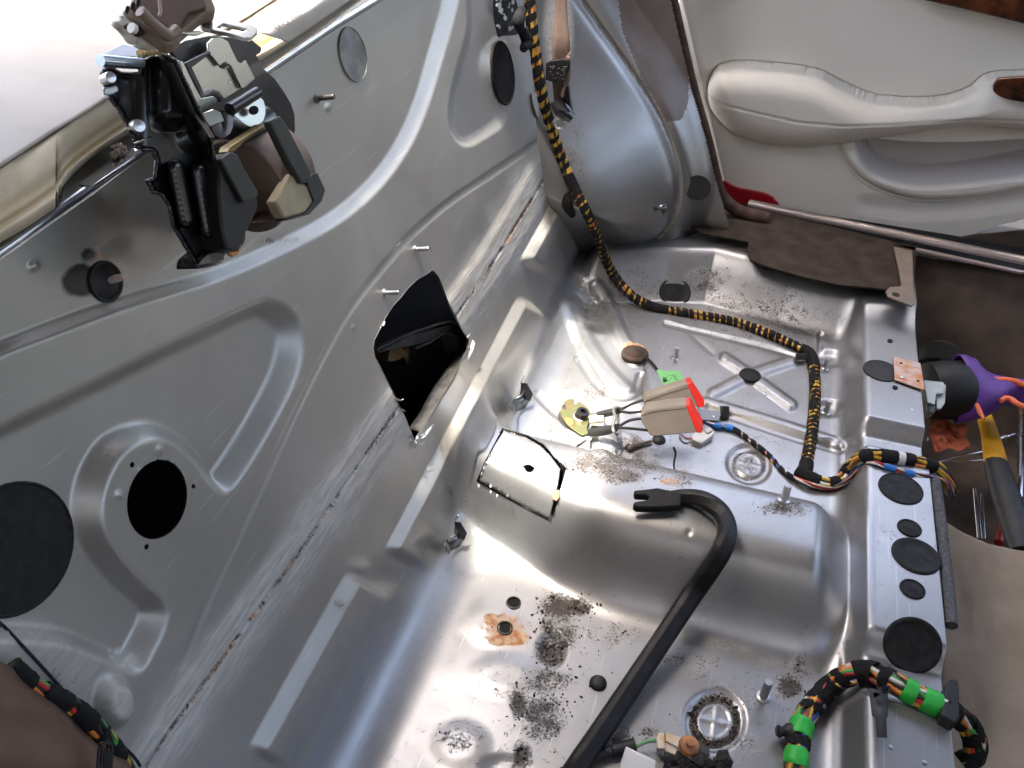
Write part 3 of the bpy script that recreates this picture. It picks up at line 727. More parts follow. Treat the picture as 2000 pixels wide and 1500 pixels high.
put(mesh('armrest', AG.reshape(-1, 3)[used], rm[f], LEATHER), door)
vs_, fs_ = [], []
for k in range(150):
    u_ = 1388+k*4.2; v_ = float(np.interp(u_, [1384, 1480, 1560, 1640, 1740, 1830, 1900, 2000, 2200], [182, 205, 223, 230, 229, 224, 219, 222, 235]))
    for dv_ in (-5.5, 5.0):
        if dv_ > 0 and u_ < 1640: continue
        i_ = int(np.argmin(np.hypot(au-u_, av-v_-dv_))); c_ = AG.reshape(-1, 3)[i_]; o_ = len(vs_)
        for a_, b_ in ((-.0009, -.0004), (.0009, .0002), (.0007, .0006), (-.0010, .0)): vs_.append(c_+np.array([a_, -.0008, b_]))
        for a_, b_ in ((-.0009, -.0004), (.0009, .0002), (.0007, .0006), (-.0010, .0)): vs_.append(c_+np.array([a_, .0006, b_]))
        fs_ += [(o_, o_+1, o_+2, o_+3), (o_, o_+4, o_+5, o_+1), (o_+1, o_+5, o_+6, o_+2), (o_+2, o_+6, o_+7, o_+3), (o_+3, o_+7, o_+4, o_)]
put(mesh('stitching', vs_, fs_, simple('beige_thread', (.40, .34, .25), .8), smooth=False), door)
WOOD = simple('burr_walnut', (.13, .038, .012), .16, noise=.5, scale=30, col2=(.008, .003, .002), coat=.6)
prism('door_pull', [PY(u_, v_, DY-.052) for u_, v_ in smooth_pts([(1938, 172), (1944, 156), (1965, 149), (2090, 148), (2090, 204), (1990, 194), (1955, 186)], 5, True)], (0, -.012, 0), WOOD, door, .003)
prism('wood_trim', [PY(u_, v_, DY-.012) for u_, v_ in ((1740, -60), (1790, -6), (1860, 10), (2000, 44), (2120, 75), (2120, -60))], (0, -.014, 0), WOOD, door, .004)
REDR = simple('red_reflector', (.42, .012, .018), .2, noise=.25, scale=120, coat=.6)
prism('reflector', [PY(u_, v_, DY-.003) for u_, v_ in smooth_pts([(1412, 352), (1440, 364), (1495, 376), (1515, 388), (1524, 405), (1522, 425), (1440, 412), (1424, 392)], 4, True)], (0, -.006, 0), REDR, door, .0015)
DSK = [(1840, 476), (1872, 462), (1920, 454), (1990, 447), (2120, 440), (2120, 580), (1840, 520)]
prism('door_carpet', [PY(u_, v_, DY-.001) for u_, v_ in DSK], (0, -.006, 0), CARPET, door, .001)
# door aperture seal
t = thing('door_seal', (-.1, 1.56, .2), 'brown fabric-covered door opening seal standing beside the cream door', 'door seal')
SEAL = simple('brown_seal', (.085, .055, .045), .9, noise=.3, scale=60, bump=.8, bscale=900, spec=.1)
tube('seal_bead', [PY(u_, v_, 1.56) for u_, v_ in ((1288, -90), (1310, 0), (1328, 80), (1352, 180), (1378, 270), (1395, 340), (1408, 380), (1440, 410), (1500, 428))], .0125, SEAL, t, 12, 8)
# inner sill/door frame behind the seal (dark)
mesh('door_frame_floor', [P(1380, 440, .070), P(2200, 560, .070), (.95, 1.80, .070), (-.2, 1.80, .070)], [(0, 1, 2, 3)], DARK, smooth=False)['kind'] = 'structure'

# ---- parcel shelf
shelf = thing('parcel_shelf', (-.6, .7, .6), 'overexposed cream parcel shelf covering with a creased vinyl edge', 'parcel shelf')
hem = smooth_pts([(-60, 512), (0, 474), (50, 445), (98, 413), (116, 402), (110, 386), (135, 350), (170, 318), (210, 289), (250, 264), (300, 232), (400, 176), (460, 146), (525, 110), (600, 62), (690, -2), (760, -48)], 6)
hem = hem[np.argsort(hem[:, 0], kind='stable')]
uu_ = np.linspace(-60, 760, 300)
hv = np.interp(uu_, hem[:, 0], hem[:, 1])
seamv_ = np.interp(uu_, [-60, 0, 240, 420, 480, 530, 600, 760], [365, 325, 170, 70, 34, 2, -44, -140])
rowsW = []
for fr_, z_ in ((0, .604), (.02, .607), (.06, .614), (.14, .6185), (.22, .618), (.30, .6165), (.40, .619), (.50, .625), (.62, .6285), (.80, .632), (.94, .634), (.985, .633), (1.0, .627), (1.02, .634), (1.07, .6365)):
    vv_ = hv*(1-fr_)+seamv_*fr_
    rowsW.append(np.array([P(u_, v_, z_+float(topdz(.45+.0005*u_))*(1-min(1, fr_))+.0022*(float(fbm(np.array(u_/60.), np.array(fr_*3), 41, 3))-.5)*(.3+fr_)) for u_, v_ in zip(uu_, vv_)]))
for dx_, dz_ in ((.06, .003), (.13, .008), (.25, .022), (.45, .05), (.8, .09)): rowsW.append(rowsW[14]+np.array([-dx_, 0, dz_]))
SS = np.array(rowsW); SS = np.stack([smooth_pts(SS[:, i], 4) for i in range(SS.shape[1])], 1)
e0 = SS[:, :1]+(SS[:, :1]-SS[:, 12:13])*np.linspace(12, 1, 12)[None, :, None]*.8; e1 = SS[:, -1:]+(SS[:, -1:]-SS[:, -13:-12])*np.linspace(1, 12, 12)[None, :, None]*.8
e0[..., 2] = SS[:, :1, 2]; e1[..., 2] = SS[:, -1:, 2]
SS = np.concatenate([e0, SS, e1], 1)
nsplit = 12*4
gridmesh('vinyl_edge', SS[:nsplit+1], VINYL, shelf); gridmesh('shelf_cloth', SS[nsplit:], SHELFM, shelf)
# folded steel flange along the top of the bulkhead
FLG = simple('flange_paint', (.52, .54, .58), .22, .9, noise=.2, coat=.3)
fy = np.linspace(.05, 1.45, 300); fp = np.array([(-.4290, .5995), (-.4275, .6035), (-.4300, .6065), (-.4345, .6075), (-.446, .608), (-.462, .606), (-.4625, .598)])
FGm = np.zeros((len(fp), len(fy), 3))
for i, (x_, z_) in enumerate(fp): FGm[i, :, 0] = x_; FGm[i, :, 1] = fy; FGm[i, :, 2] = z_+topdz(fy)+.0012*(fbm(fy*12, fy*0, 77, 2)-.5); FGm[i, :, 0] -= topdz(fy)*.249
gridmesh('top_flange', FGm, FLG, car)

# ---- the rest of the cabin out of frame: roof, pillars, far door frame, front seats' dark mass; added light blockers
def quadsheet(name, pts, mat, kind='structure'):
    o = prism(name, pts, (0, 0, .02), mat); o['kind'] = kind; return o
quadsheet('roof', [(-.85, -.25, 1.14), (1.5, -.25, 1.20), (1.5, 1.70, 1.20), (-.85, 1.70, 1.14), (-.80, 1.30, 1.14), (-.40, 1.20, 1.14), (-.365, 1.0, 1.14), (-.33, .76, 1.14), (-.36, .70, 1.14), (-.50, .65, 1.14), (-.85, .62, 1.14)], ROOFM)  # unseen; rear edge cut to drop a sun patch on the floor
o = prism('side_pillar', [(-.75, 1.72, .56), (-.52, 1.72, .56), (-.46, 1.58, 1.17), (-.90, 1.58, 1.16)], (0, .03, 0), ROOFM); o['kind'] = 'structure'
o = prism('front_pillar', [(.80, 1.72, .0), (1.0, 1.72, .0), (.90, 1.58, 1.19), (.74, 1.58, 1.19)], (0, .03, 0), ROOFM); o['kind'] = 'structure'
o = prism('roof_rail', [(-.5, 1.66, 1.09), (1.5, 1.66, 1.11), (1.5, 1.70, 1.19), (-.5, 1.70, 1.13)], (0, .02, 0), ROOFM); o['kind'] = 'structure'
o = prism('near_quarter_panel', [(-1.3, -.25, -.1), (-.16, -.25, -.1), (-.20, -.25, .5), (-.34, -.25, 1.18), (-.80, -.25, 1.18), (-1.3, -.25, .7)], (0, -.03, 0), ROOFM); o['kind'] = 'structure'
o = prism('added_near_blocker', [(-.17, -.27, -.3), (1.5, -.27, -.3), (1.5, -.27, .70), (-.24, -.27, .70)], (0, -.05, 0), ROOFM); o['kind'] = 'structure'  # added, unseen: closes off the open near side to darken reflections
SEATM = simple('seat_back', (.14, .12, .09), .7)
o = prism('front_seats', [(.95, -.1, -.25), (1.15, -.1, .62), (1.3, -.1, .62), (1.3, -.1, -.25)], (0, 1.6, 0), SEATM, bev=.03); o['kind'] = 'structure'
mesh('added_light_wall', [(-3.0, -1.5, -.6), (4.5, -1.5, -.6), (4.5, -1.5, 2.5), (-3.0, -1.5, 2.5)], [(0, 1, 2, 3)], simple('added_wall_plaster', (.36, .335, .29), .9), smooth=False)['kind'] = 'structure'  # added, unseen: dims the near sky and bounces warm light inside
GR = simple('driveway', (.14, .135, .13), .9)
mesh('ground', [(-60, -60, -.6), (60, -60, -.6), (60, 60, -.6), (-60, 60, -.6)], [(0, 1, 2, 3)], GR, smooth=False)['kind'] = 'structure'
# ------------------------------------------------------------------ plugs, studs, clips on the body
RIGHT = R@np.array([1.0, 0, 0]); UPV = R@np.array([0, -1.0, 0])
def depth(p): return float((np.asarray(p)-CAM)@VIEW)
def mpp(p): return depth(p)/FPX                      # metres per photo pixel there
def plug(u, v, rpx, mat, name='rubber_plug', label=None, dome=.0025, kind='plug', at=None, parent=car):
    p, n_ = at if at is not None else surf_at(u, v)
    n_ = n_/np.linalg.norm(n_); r = rpx*mpp(p)
    if kind == 'plug':
        pr = [(r, -.001), (r, .0012), (r*.96, .0022), (r*.86, .0024), (r*.80, .0013), (r*.45, .0012+dome*.3), (r*.30, .0014+dome*.3), (r*.1, .0018+dome*.4), (.0003, .0018+dome*.4)]
    elif kind == 'dome':
        pr = [(r, -.001), (r, .001)]+[(r*math.cos(a), .001+dome*math.sin(a)) for a in np.linspace(.2, 1.5, 7)]
    else:
        pr = [(r, -.001), (r, .0014), (r*.985, .0021), (r*.965, .0021), (r*.945, .0012), (r*.5, .0013), (.0004, .0014)]
    o = lathe(name, p, n_, pr, mat, parent, 40)
    if label: o['label'] = label
    return o
PLUGM = simple('brushed_black_plug', (.013, .013, .0135), .6, noise=.4, scale=120, bump=.5, bscale=260, spec=.25)
GREYD = simple('grey_cover_disc', (.22, .225, .215), .5, .6, noise=.35, scale=45, bump=.3)
plug(205, 550, 41, BLACK, label='round black rubber grommet with a pale stem in its middle', dome=.008)
p_, n_ = surf_at(205, 549); lathe('stem', p_+n_*.003, n_+np.array([0, .3, .1]), [(.0022, 0), (.0030, .006), (.0022, .013), (.0008, .014)], simple('pale_plastic', (.62, .52, .46), .4), car, 12)
plug(30, 1072, 132, PLUGM, label='largest black cover plate at the left edge', kind='flat')
plug(688, 107, 51, GREYD, name='cover_disc', label='grey brushed round cover disc', kind='flat')
FLK = simple('flaking_paint', (.06, .06, .062), .45, noise=.9, scale=70, col2=(.55, .56, .55))
plug(990, 37, 68, PLUGM, label='black plug with flaking silver paint', kind='flat')
FLS = simple('silver_flake', (.50, .51, .50), .45, .5, noise=.3)
for k in range(26):
    u_, v_ = 968+random.random()*34, -8+random.random()**1.5*66; s_ = random.uniform(2.5, 7); n7 = [(u_+s_*random.uniform(.5, 1)*math.cos(a)*.7, v_+s_*random.uniform(.5, 1)*math.sin(a)) for a in np.linspace(0, 5.4, 7)]
    prism('paint_flake', [B(a, b, .0035+.0002*(k % 3)) for a, b in n7], BN*.0004, FLS, car); plug(982, 143, 60, PLUGM, kind='flat')
for (u_, v_, r_, k_) in ((1168, 1335, 17, 'dome'), (1287, 860, 13, 'dome'), (1318, 571, 31, 'plug'), (1465, 733, 21, 'plug'),
                         (1721, 725, 34, 'flat'), (1776, 1032, 23, 'plug'), (1789, 1086, 46, 'plug'), (1782, 1151, 24, 'plug'), (1782, 1260, 54, 'plug')):
    plug(u_, v_, r_, BLACK if k_ != 'plug' else PLUGM, kind=k_, dome=.006 if k_ == 'dome' else .0015)
plug(1759, 955, 42, PLUGM, label='brushed dark plug under the loom', kind='flat')
plug(1363, 367, 25, BLACK, kind='flat', at=(PY(1363, 367, 1.455), np.array([0, -1.0, .1])))
HOLEM = DARK
for (u_, v_, r_) in ((1738, 667, 5), (1748, 758, 5), (1340, 1458, 1)):
    plug(u_, v_, r_, HOLEM, name='drilled_hole', kind='flat')
for (u_, v_, r_) in ((1003, 1178, 14), (986, 1227, 15)):
    p_, n_ = surf_at(u_, v_); r = r_*mpp(p_)
    lathe('threaded_insert', p_, n_, [(r*1.02, -.001), (r*1.05, .0016), (r*.86, .0018), (r*.80, -.002), (r*.72, -.0022), (r*.72, -.009), (.0005, -.0095)], simple('worn_insert', (.05, .045, .04), .5, .5, noise=.4), car, 28); lathe('bore', p_-n_*.001, n_, [(r*.78, 0), (r*.78, .0004), (.0003, .0004)], DARK, car, 24)
def stud(base, tip, rpx=6.5, name='weld_stud', thread=True, mat=STEEL):
    p, n_ = surf_at(*base); m_ = mpp(p); L_ = np.hypot(tip[0]-base[0], tip[1]-base[1])*m_
    up = p+n_*.01; a, b = proj(p); c, d = proj(up); k = np.hypot(c-a, d-b)/.01
    L_ = np.hypot(tip[0]-base[0], tip[1]-base[1])/k if k > 200 else .018
    L_ = min(.03, L_); r = rpx*m_
    pr = [(r*1.7, 0), (r*1.6, .0012), (r, .0016)]
    nt_ = int(L_/.0012)
    for i in range(nt_): pr += [(r*(1.0 if i % 2 else .88), .002+i*(L_-.002)/nt_)]
    pr += [(r*.85, L_), (.0003, L_)]
    return lathe(name, p, n_, pr, mat, car, 16)
DSTUD = simple('stud_zinc', (.50, .50, .52), .35, 1.0)
stud((812, 487), (838, 485), 5, mat=DSTUD); stud((752, 572), (779, 576), 5, mat=DSTUD); stud((618, 193), (652, 183), 5.5, mat=simple('dark_stud', (.16, .15, .14), .4, .9))
stud((1531, 977), (1537, 948), 7.5, mat=DSTUD); stud((1490, 1362), (1506, 1333), 8.5, mat=DSTUD); stud((1318, 700), (1320, 679), 5.5, mat=DSTUD)
stud((1613, 806), (1612, 782), 5.5, mat=DSTUD); stud((1612, 720), (1610, 700), 5, mat=DSTUD)
for (u_, v_) in ((1413, 480), (1782, 800), (1745, 830), (1812, 858), (1740, 1460), (1806, 1490), (1100, 410), (1300, 270), (1352, 300)):
    p_, n_ = surf_at(u_, v_)
    if abs(proj(p_)[0]-u_) < 6 and u_ > 1400: lathe('spot_weld', p_, n_, [(.0028, -.0005), (.0024, .0006), (.0004, .0009)], DSTUD, car, 12)

# rusty plate with two rivets on the cross member
RUSTP = simple('rusty_plate', (.46, .36, .32), .5, .3, noise=.3, scale=60, col2=(.48, .20, .07), bump=.4)
pl = [P(u_, v_, .0625) for u_, v_ in ((1744, 698), (1797, 711), (1806, 764), (1747, 743))]
prism('rusty_plate', pl, (0, 0, .002), RUSTP, car, .0006)['label'] = 'orange-rusted rectangular plate'
for (u_, v_) in ((1788, 716), (1762, 737)): lathe('rivet', P(u_, v_, .0645), (0, 0, 1), [(.0036, 0), (.0032, .0012), (.0006, .0018)], DSTUD, car, 14)
for (u_, v_) in ((1760, 709), (1793, 744)): lathe('drilled_hole', P(u_, v_, .0646), (0, 0, 1), [(.0024, -.0005), (.0024, .0003), (.0003, .0003)], DARK, car, 14)
# sheet-metal spring clips
CLIPM = simple('spring_clip_steel', (.22, .23, .24), .3, 1.0)
CLIPD = simple('spring_clip_dark', (.045, .045, .048), .35, .9)
def zclip(du, dv, s=1.0):
    base, n_ = surf_at(1020+du, 778+dv, None); o_ = (base-BP0)@BN
    q = lambda x, y, h: B(1024+(x-1024)*s+du, 778+(y-778)*s+dv, o_+h)
    c = thing('spring_clip', base, ('upper folded sheet-metal spring clip, left of the yellow anchor plate' if du == 0 else 'lower folded sheet-metal spring clip, left of the hump foot and above the rusty insert'), 'clip', 'spring clips along the foot of the bulkhead')
    prism('clip_plate', [q(1029, 749, .016), (q(1041, 769, .016)), q(1036, 783, .016), q(1031, 781, .014), q(1022, 765, .012), q(1018, 748, .010)], -BN*.0012, CLIPD, c)
    prism('clip_leg', [q(1018, 746, .010), q(1022, 765, .012), q(1018, 773, .004), q(1016, 770, .002)], BUP*.0010, CLIPD, c)
    prism('clip_foot', [q(1023, 763, .012), q(1034, 784, .012), q(1026, 797, .008), q(1012, 803, .006), q(1003, 780, .006), q(1018, 773, .008)], -BN*.0012, CLIPM, c)
    prism('clip_tail', [q(1002, 780, .006), q(1011, 802, .006), q(1006, 810, .014), q(995, 791, .014)], -BN*.0012, CLIPM, c)
    tube('clip_tip', [q(1018, 746, .010), q(1020, 741, .012), q(1024, 734, .016)], .0010, STEEL, c, 6, 3)
    prism('clip_tip', [q(1018, 747, .011), q(1029, 749, .017), q(1031, 745, .019), q(1029, 750, .015)], BUP*.001, STEEL, c)
    tube('clip_tip', [q(995, 791, .014), q(999, 783, .009), q(1003, 779, .006), q(1014, 776, .006), q(1018, 773, .008), q(1023, 763, .012)], .0009, STEEL, c, 6, 2)
zclip(0, 0); zclip(-129, 272)
# little flange at the wheel arch foot and a clip on its side
prism('arch_clip', [PY(u_, v_, 1.37) for u_, v_ in ((1276, 404), (1300, 398), (1304, 410), (1296, 418), (1290, 408), (1278, 412))], (0, -.002, 0), CLIPM, car)

# ---- inside the sawn diamond
INS = simple('inner_skin_paint', (.50, .50, .48), .4, .25, noise=.35, scale=60, bump=.5, bscale=150)
rim(DIAM, .0022, DSTUD, 'cut_edge', .5)
outer = smooth_pts([(918, 662), (908, 695), (888, 738), (862, 785), (838, 828), (816, 862)], 8)
inner = smooth_pts([(893, 690), (876, 714), (858, 740), (840, 768), (820, 804), (799, 836)], 8)
n1 = len(outer); vs = []; KC = 9
for i in range(n1):
    a = B(*outer[i], -.003); bpt = B(*inner[i], -.028)
    for k in range(KC):
        t = k/(KC-1); q = a*(1-t)+bpt*t
        q = q+BN*.016*math.sin(math.pi*t)+BN*.0035*(fbm(np.array(i*.35), np.array(k*.7), 61)-.5)
        vs.append(q)
fs = [(i*KC+k, i*KC+k+1, (i+1)*KC+k+1, (i+1)*KC+k) for i in range(n1-1) for k in range(KC-1)]
o = put(mesh('inner_channel', vs, fs, INS), car); so = o.modifiers.new('solid', 'SOLIDIFY'); so.thickness = .0012
DKB = simple('inner_dark_metal', (.03, .026, .022), .8, .2, noise=.5)
def ragged(pts, off, r, amp, name='torn_edge'):
    sp = smooth_pts(pts, 8); return tube(name, [B(u_+random.uniform(-amp, amp), v_+random.uniform(-amp, amp), off) for u_, v_ in sp], r, DKB, car, 5, 1)
ragged([(735, 684), (765, 668), (800, 652), (840, 638), (880, 628), (902, 640), (914, 664), (916, 690)], -.012, .0016, .9)
ragged([(812, 680), (840, 668), (862, 654), (880, 652), (890, 662), (896, 690)], -.02, .0014, .9)
for pts, off, mt in (([(737, 690), (800, 655), (885, 632), (912, 665), (908, 690), (893, 690), (885, 658), (870, 652), (820, 672), (760, 684)], -.022, DKB),):
    prism('inner_bracket', [B(u_, v_, off) for u_, v_ in pts], -BN*.02, mt, car, .001)
OCH = simple('ochre_bracket', (.16, .10, .045), .45, .5, noise=.4)
prism('inner_tab', [B(u_, v_, -.07) for u_, v_ in ((762, 682), (786, 680), (797, 692), (780, 702), (768, 706), (757, 704))], -BN*.02, OCH, car)
prism('inner_tab', [B(u_, v_, -.09) for u_, v_ in ((793, 680), (800, 680), (802, 712), (797, 714))], -BN*.01, OCH, car)
for pts in ([(805, 862), (812, 872), (815, 885)], [(812, 858), (822, 868), (830, 860)], [(820, 852), (829, 848), (833, 854)], [(803, 850), (812, 868), (820, 876)], [(912, 660), (918, 652)], [(770, 778), (782, 782), (788, 779)], [(783, 800), (792, 803)], [(748, 636), (752, 628)]):
    tube('metal_burr', [B(u_, v_, .002+.002*k) for k, (u_, v_) in enumerate(pts)], [.0016, .0004], DSTUD, car, 5, 3)
# round hole and small holes edges
rim(circ_on_wall(309, 975, .0295), .0022, PAINTW, 'hole_edge')

# ---- the square piece sawn out of the hump
def sawn_piece():
    poly = [(984, 842), (1028, 856), (1056, 872), (1078, 894), (1094, 917), (1090, 945), (1083, 972), (1073, 1013), (1040, 996), (1000, 975), (962, 953), (936, 939), (949, 905), (967, 869)]
    S2 = SURF.copy(); ins_poly = poly; pa = np.array(poly)
    idx = np.argwhere((U2 > pa[:, 0].min()-8) & (U2 < pa[:, 0].max()+8) & (V2 > pa[:, 1].min()-8) & (V2 < pa[:, 1].max()+8))
    i, j = idx[:, 0], idx[:, 1]; d, cx, cy = polydist(U2[i, j], V2[i, j], poly)
    cl = abs(d) < .62*cell[i, j]
    for (a, b, x_, y_) in zip(i[cl], j[cl], cx[cl], cy[cl]):
        r = ray(x_, y_); n_ = NRM[a, b]; S2[a, b] = CAM+r*(((S2[a, b]-CAM)@n_)/(r@n_))
    ix = np.argwhere((Uc > pa[:, 0].min()) & (Uc < pa[:, 0].max()) & (Vc > pa[:, 1].min()) & (Vc < pa[:, 1].max()))
    d, _, _ = polydist(Uc[ix[:, 0], ix[:, 1]], Vc[ix[:, 0], ix[:, 1]], poly)
    hole = [(1022, 912), (1028, 908), (1036, 909), (1043, 913), (1042, 920), (1034, 923), (1026, 919)]
    dh, _, _ = polydist(Uc[ix[:, 0], ix[:, 1]], Vc[ix[:, 0], ix[:, 1]], hole)
    k = (d > 0) & (dh < 0); f = F[ix[k, 0], ix[k, 1]].reshape(-1, 4); used = np.unique(f); rm = np.zeros(NS*NY, int); rm[used] = np.arange(len(used))
    vs = (S2+NRM*.0008).reshape(-1, 3)[used]
    o = mesh('sawn_panel_piece', vs, rm[f][:, ::-1], PAINT)
    w_ = W.reshape(-1, 4)[used].copy(); w_[:, 1] = .12; w_[:, 0] = .1; colattr(o, 'wear_shade', w_)
    s_ = o.modifiers.new('solid', 'SOLIDIFY'); s_.thickness = .0011; s_.offset = -1
    return tag(o, 'loose four-sided piece of silver sheet sawn out of the hump, with a small ragged hole', 'metal piece')
sawn_piece()
rim(CUT, .0018, DARK, 'saw_edge')
COPP = simple('copper_block', (.50, .25, .14), .5, .2, noise=.3)
kf = lambda u_, v_, h: surf_at(u_, v_)[0]+surf_at(u_, v_)[1]*h
t = prism('tape_wrapped_wedge', [surf_at(u_, v_)[0]-surf_at(u_, v_)[1]*.004 for u_, v_ in ((1082, 958), (1095, 956), (1094, 972), (1088, 981), (1079, 976))], surf_at(1085, 968)[1]*.008, COPP, None, .001)
tag(t, 'tiny orange-brown block wedged in the saw cut of the hump', 'wedge')
for pts in ([(1099, 906), (1106, 918)], [(1103, 903), (1110, 920)], [(1095, 908), (1101, 922)], [(1100, 914), (1112, 918)]):
    tube('saw_scratch', [kf(u_, v_, .0004) for u_, v_ in pts], [.0005, .0003], DARK, car, 4, 1)
for pts in ([(981, 838), (986, 830)], [(1072, 1013), (1076, 1021)], [(1000, 985), (1003, 1000), (1008, 1012)]):
    tube('saw_scratch', [kf(u_, v_, .0003) for u_, v_ in pts], [.0006, .0003], DSTUD, car, 4, 2)

# ---- edge protection, foam strip
FOAM = simple('grey_foam', (.085, .085, .09), .9, noise=.4, scale=200, bump=1.0, bscale=500)
fs_ = smooth_pts([(1826, 938), (1836, 1010), (1844, 1080), (1852, 1150), (1858, 1222)], 10)
tube('foam_strip', [P(u_, v_, .054) for u_, v_ in fs_], .0072, FOAM, car, 10, 1)
edgeclip = thing('edge_clip', P(1852, 1340, .06), 'black plastic edge protector clipped on the cross member behind the green-taped loom', 'clip')
prism('clip_body', [P(u_, v_, .066) for u_, v_ in ((1846, 1338), (1858, 1325), (1872, 1328), (1876, 1400), (1866, 1412), (1838, 1396))], (0, 0, -.03), BLACK, edgeclip, .002)

# ---- brown cover at the bottom left corner with its elastic loop
LTH = simple('tan_cover', (.16, .10, .068), .85, noise=.2, scale=14, bump=.4, bscale=700, spec=.15)
cv = thing('tan_cloth_cover', B(80, 1430, .04), 'tan brown cloth cover with an elastic loop in the bottom left corner', 'cloth')
edge = [(-60, 1262), (0, 1292), (30, 1308), (70, 1345), (120, 1385), (170, 1420), (215, 1460), (250, 1490), (275, 1530), (280, 1600)]
rows = 14; G = np.zeros((len(edge)*4, rows, 3)); es = smooth_pts(edge, 5)[:len(edge)*4]
for i, (u_, v_) in enumerate(es):
    for j in range(rows):
        t_ = j/(rows-1); uu_ = u_-t_*260; vv_ = v_+t_*190
        G[i, j] = B(uu_, vv_, .020+.030*math.sqrt(min(1, t_*2.2))+.004*math.sin(i*.4+j))
o = gridmesh('cloth', G, LTH, cv); s_ = o.modifiers.new('solid', 'SOLIDIFY'); s_.thickness = .002
LOOP = [(190, 1515), (192, 1480), (195, 1460), (203, 1452), (213, 1454), (218, 1462), (215, 1515)]
for pts in (LOOP, [(198, 1515), (199, 1468), (203, 1464), (205, 1515)], [(208, 1515), (209, 1470), (213, 1468), (213, 1515)]):
    tube('elastic_loop', [B(u_, v_, .056) for u_, v_ in pts], .0011, BLACK, cv, 6, 5)
dk = smooth_pts([(-40, 1185), (0, 1217), (40, 1258), (90, 1312), (150, 1378), (200, 1428), (245, 1462), (275, 1500), (290, 1560)], 10)
tube('panel_joint', [kf(u_, v_, .0003) if 0 < u_ < 320 and v_ < 1500 else B(u_, v_, -.004) for u_, v_ in dk], .0011, DARK, car, 6, 1)
# ------------------------------------------------------------------ curves through the picture at known distances
def path3(pts, n=6):
    """pts: (u, v, point3 or None); missing distances are interpolated along the run"""
    uv = np.array([(p[0], p[1]) for p in pts], float)
    t_ = np.array([depth(p[2]) if p[2] is not None else np.nan for p in pts]); k = ~np.isnan(t_)
    cum = np.concatenate([[0], np.cumsum(np.hypot(*np.diff(uv, axis=0).T))])
    dd = np.interp(cum, cum[k], t_[k])
    q = np.column_stack([uv, dd]); s = smooth_pts(q, n)
    return np.array([CAM+ray(u_, v_)/FPX*d_ for u_, v_, d_ in s])
def resample(pts, step):
    L_ = np.concatenate([[0], np.cumsum(np.linalg.norm(np.diff(pts, axis=0), axis=1))]); n = max(4, int(L_[-1]/step))
    x = np.linspace(0, L_[-1], n); return np.column_stack([np.interp(x, L_, pts[:, i]) for i in range(3)]), x
def on(u, v, h=.006):
    p, n_ = surf_at(u, v); return p+n_*h
WCOL = {}
def wire_mat(c):
    pal = dict(yellow=(.62, .38, .03), orange=(.62, .20, .04), white=(.62, .60, .55), black=(.015, .015, .015), red=(.50, .03, .03), blue=(.03, .09, .40), green=(.05, .30, .06), brown=(.14, .06, .03), purple=(.12, .04, .20), pink=(.6, .3, .3), grey=(.25, .25, .25))
    if c not in WCOL: WCOL[c] = simple('wire_'+c, pal[c], .38, noise=.1, scale=200)
    return WCOL[c]
TAPE = simple('cloth_tape', (.009, .009, .0095), .8, noise=.4, scale=300, bump=.8, bscale=1500, spec=.25)
def bundle(root, pts, r, cols, twist=9.0, wr=None):
    pts, L_ = resample(pts, .0022); T, X_, Y_ = frames(pts); n = len(cols)
    wr = wr or r*math.sin(math.pi/n)*1.12
    core = tube('core', pts, r*.80, wire_mat('black'), root, 8, 1)
    for k, c in enumerate(cols):
        a = 2*math.pi*k/n+L_*twist+.5*np.sin(L_*60+k*1.7); rr2 = (r-wr*.75)*(1+.06*np.sin(L_*90+k*2.3))
        w_ = pts+X_*(rr2*np.cos(a))[:, None]+Y_*(rr2*np.sin(a))[:, None]
        tube('wire', w_[::2], wr, wire_mat(c), root, 5, 1, caps=False)
    return pts, L_, T, X_, Y_
def wrap(root, fr, r, s0, s1, pitch, cover, name='tape', mat=TAPE, hand=1):
    """spiral cloth tape, or a closed band when pitch is 0"""
    pts, L_, T, X_, Y_ = fr; vs = []; fs = []; K = 14
    def at(s, a, rad):
        i = np.interp(s, L_, np.arange(len(L_))); i0 = int(i); i1 = min(i0+1, len(L_)-1); f = i-i0
        p = pts[i0]*(1-f)+pts[i1]*f; x = X_[i0]*(1-f)+X_[i1]*f; y = Y_[i0]*(1-f)+Y_[i1]*f
        return p+x*rad*math.cos(a)+y*rad*math.sin(a)
    if pitch:
        ph = random.random()*6.28; na = int((s1-s0)/pitch*K); W_ = 4
        wd = np.array([pitch*cover*(1+.30*math.sin(q*.13+s0*40)+.20*math.sin(q*.061)+.14*math.sin(q*.37)) for q in range(na+1)])
        for i in range(na+1):
            a = 2*math.pi*i/K; s = s0+pitch*i/K
            for k in range(W_):
                vs.append(at(min(max(s+wd[i]*(k/(W_-1)-.5), 0), L_[-1]), ph+a*hand, r*(1.04+.05*(k in (1, 2)))+.0002*math.sin(i*1.3+k)))
        fs = [(i*W_+k, i*W_+k+1, (i+1)*W_+k+1, (i+1)*W_+k) for i in range(na) for k in range(W_-1)]
    else:
        W_ = max(3, int((s1-s0)/.002)); Kc = 22
        for j in range(W_+1):
            s = s0+(s1-s0)*j/W_
            for i in range(Kc): vs.append(at(s, 2*math.pi*i/Kc, r*(1.10 if 0 < j < W_ else 1.03)+.0003*math.sin(i*2.1+j*1.7)+.0003*random.random()))
        fs = [(j*Kc+i, j*Kc+(i+1) % Kc, (j+1)*Kc+(i+1) % Kc, (j+1)*Kc+i) for j in range(W_) for i in range(Kc)]
    return put(mesh(name, vs, fs, mat), root)
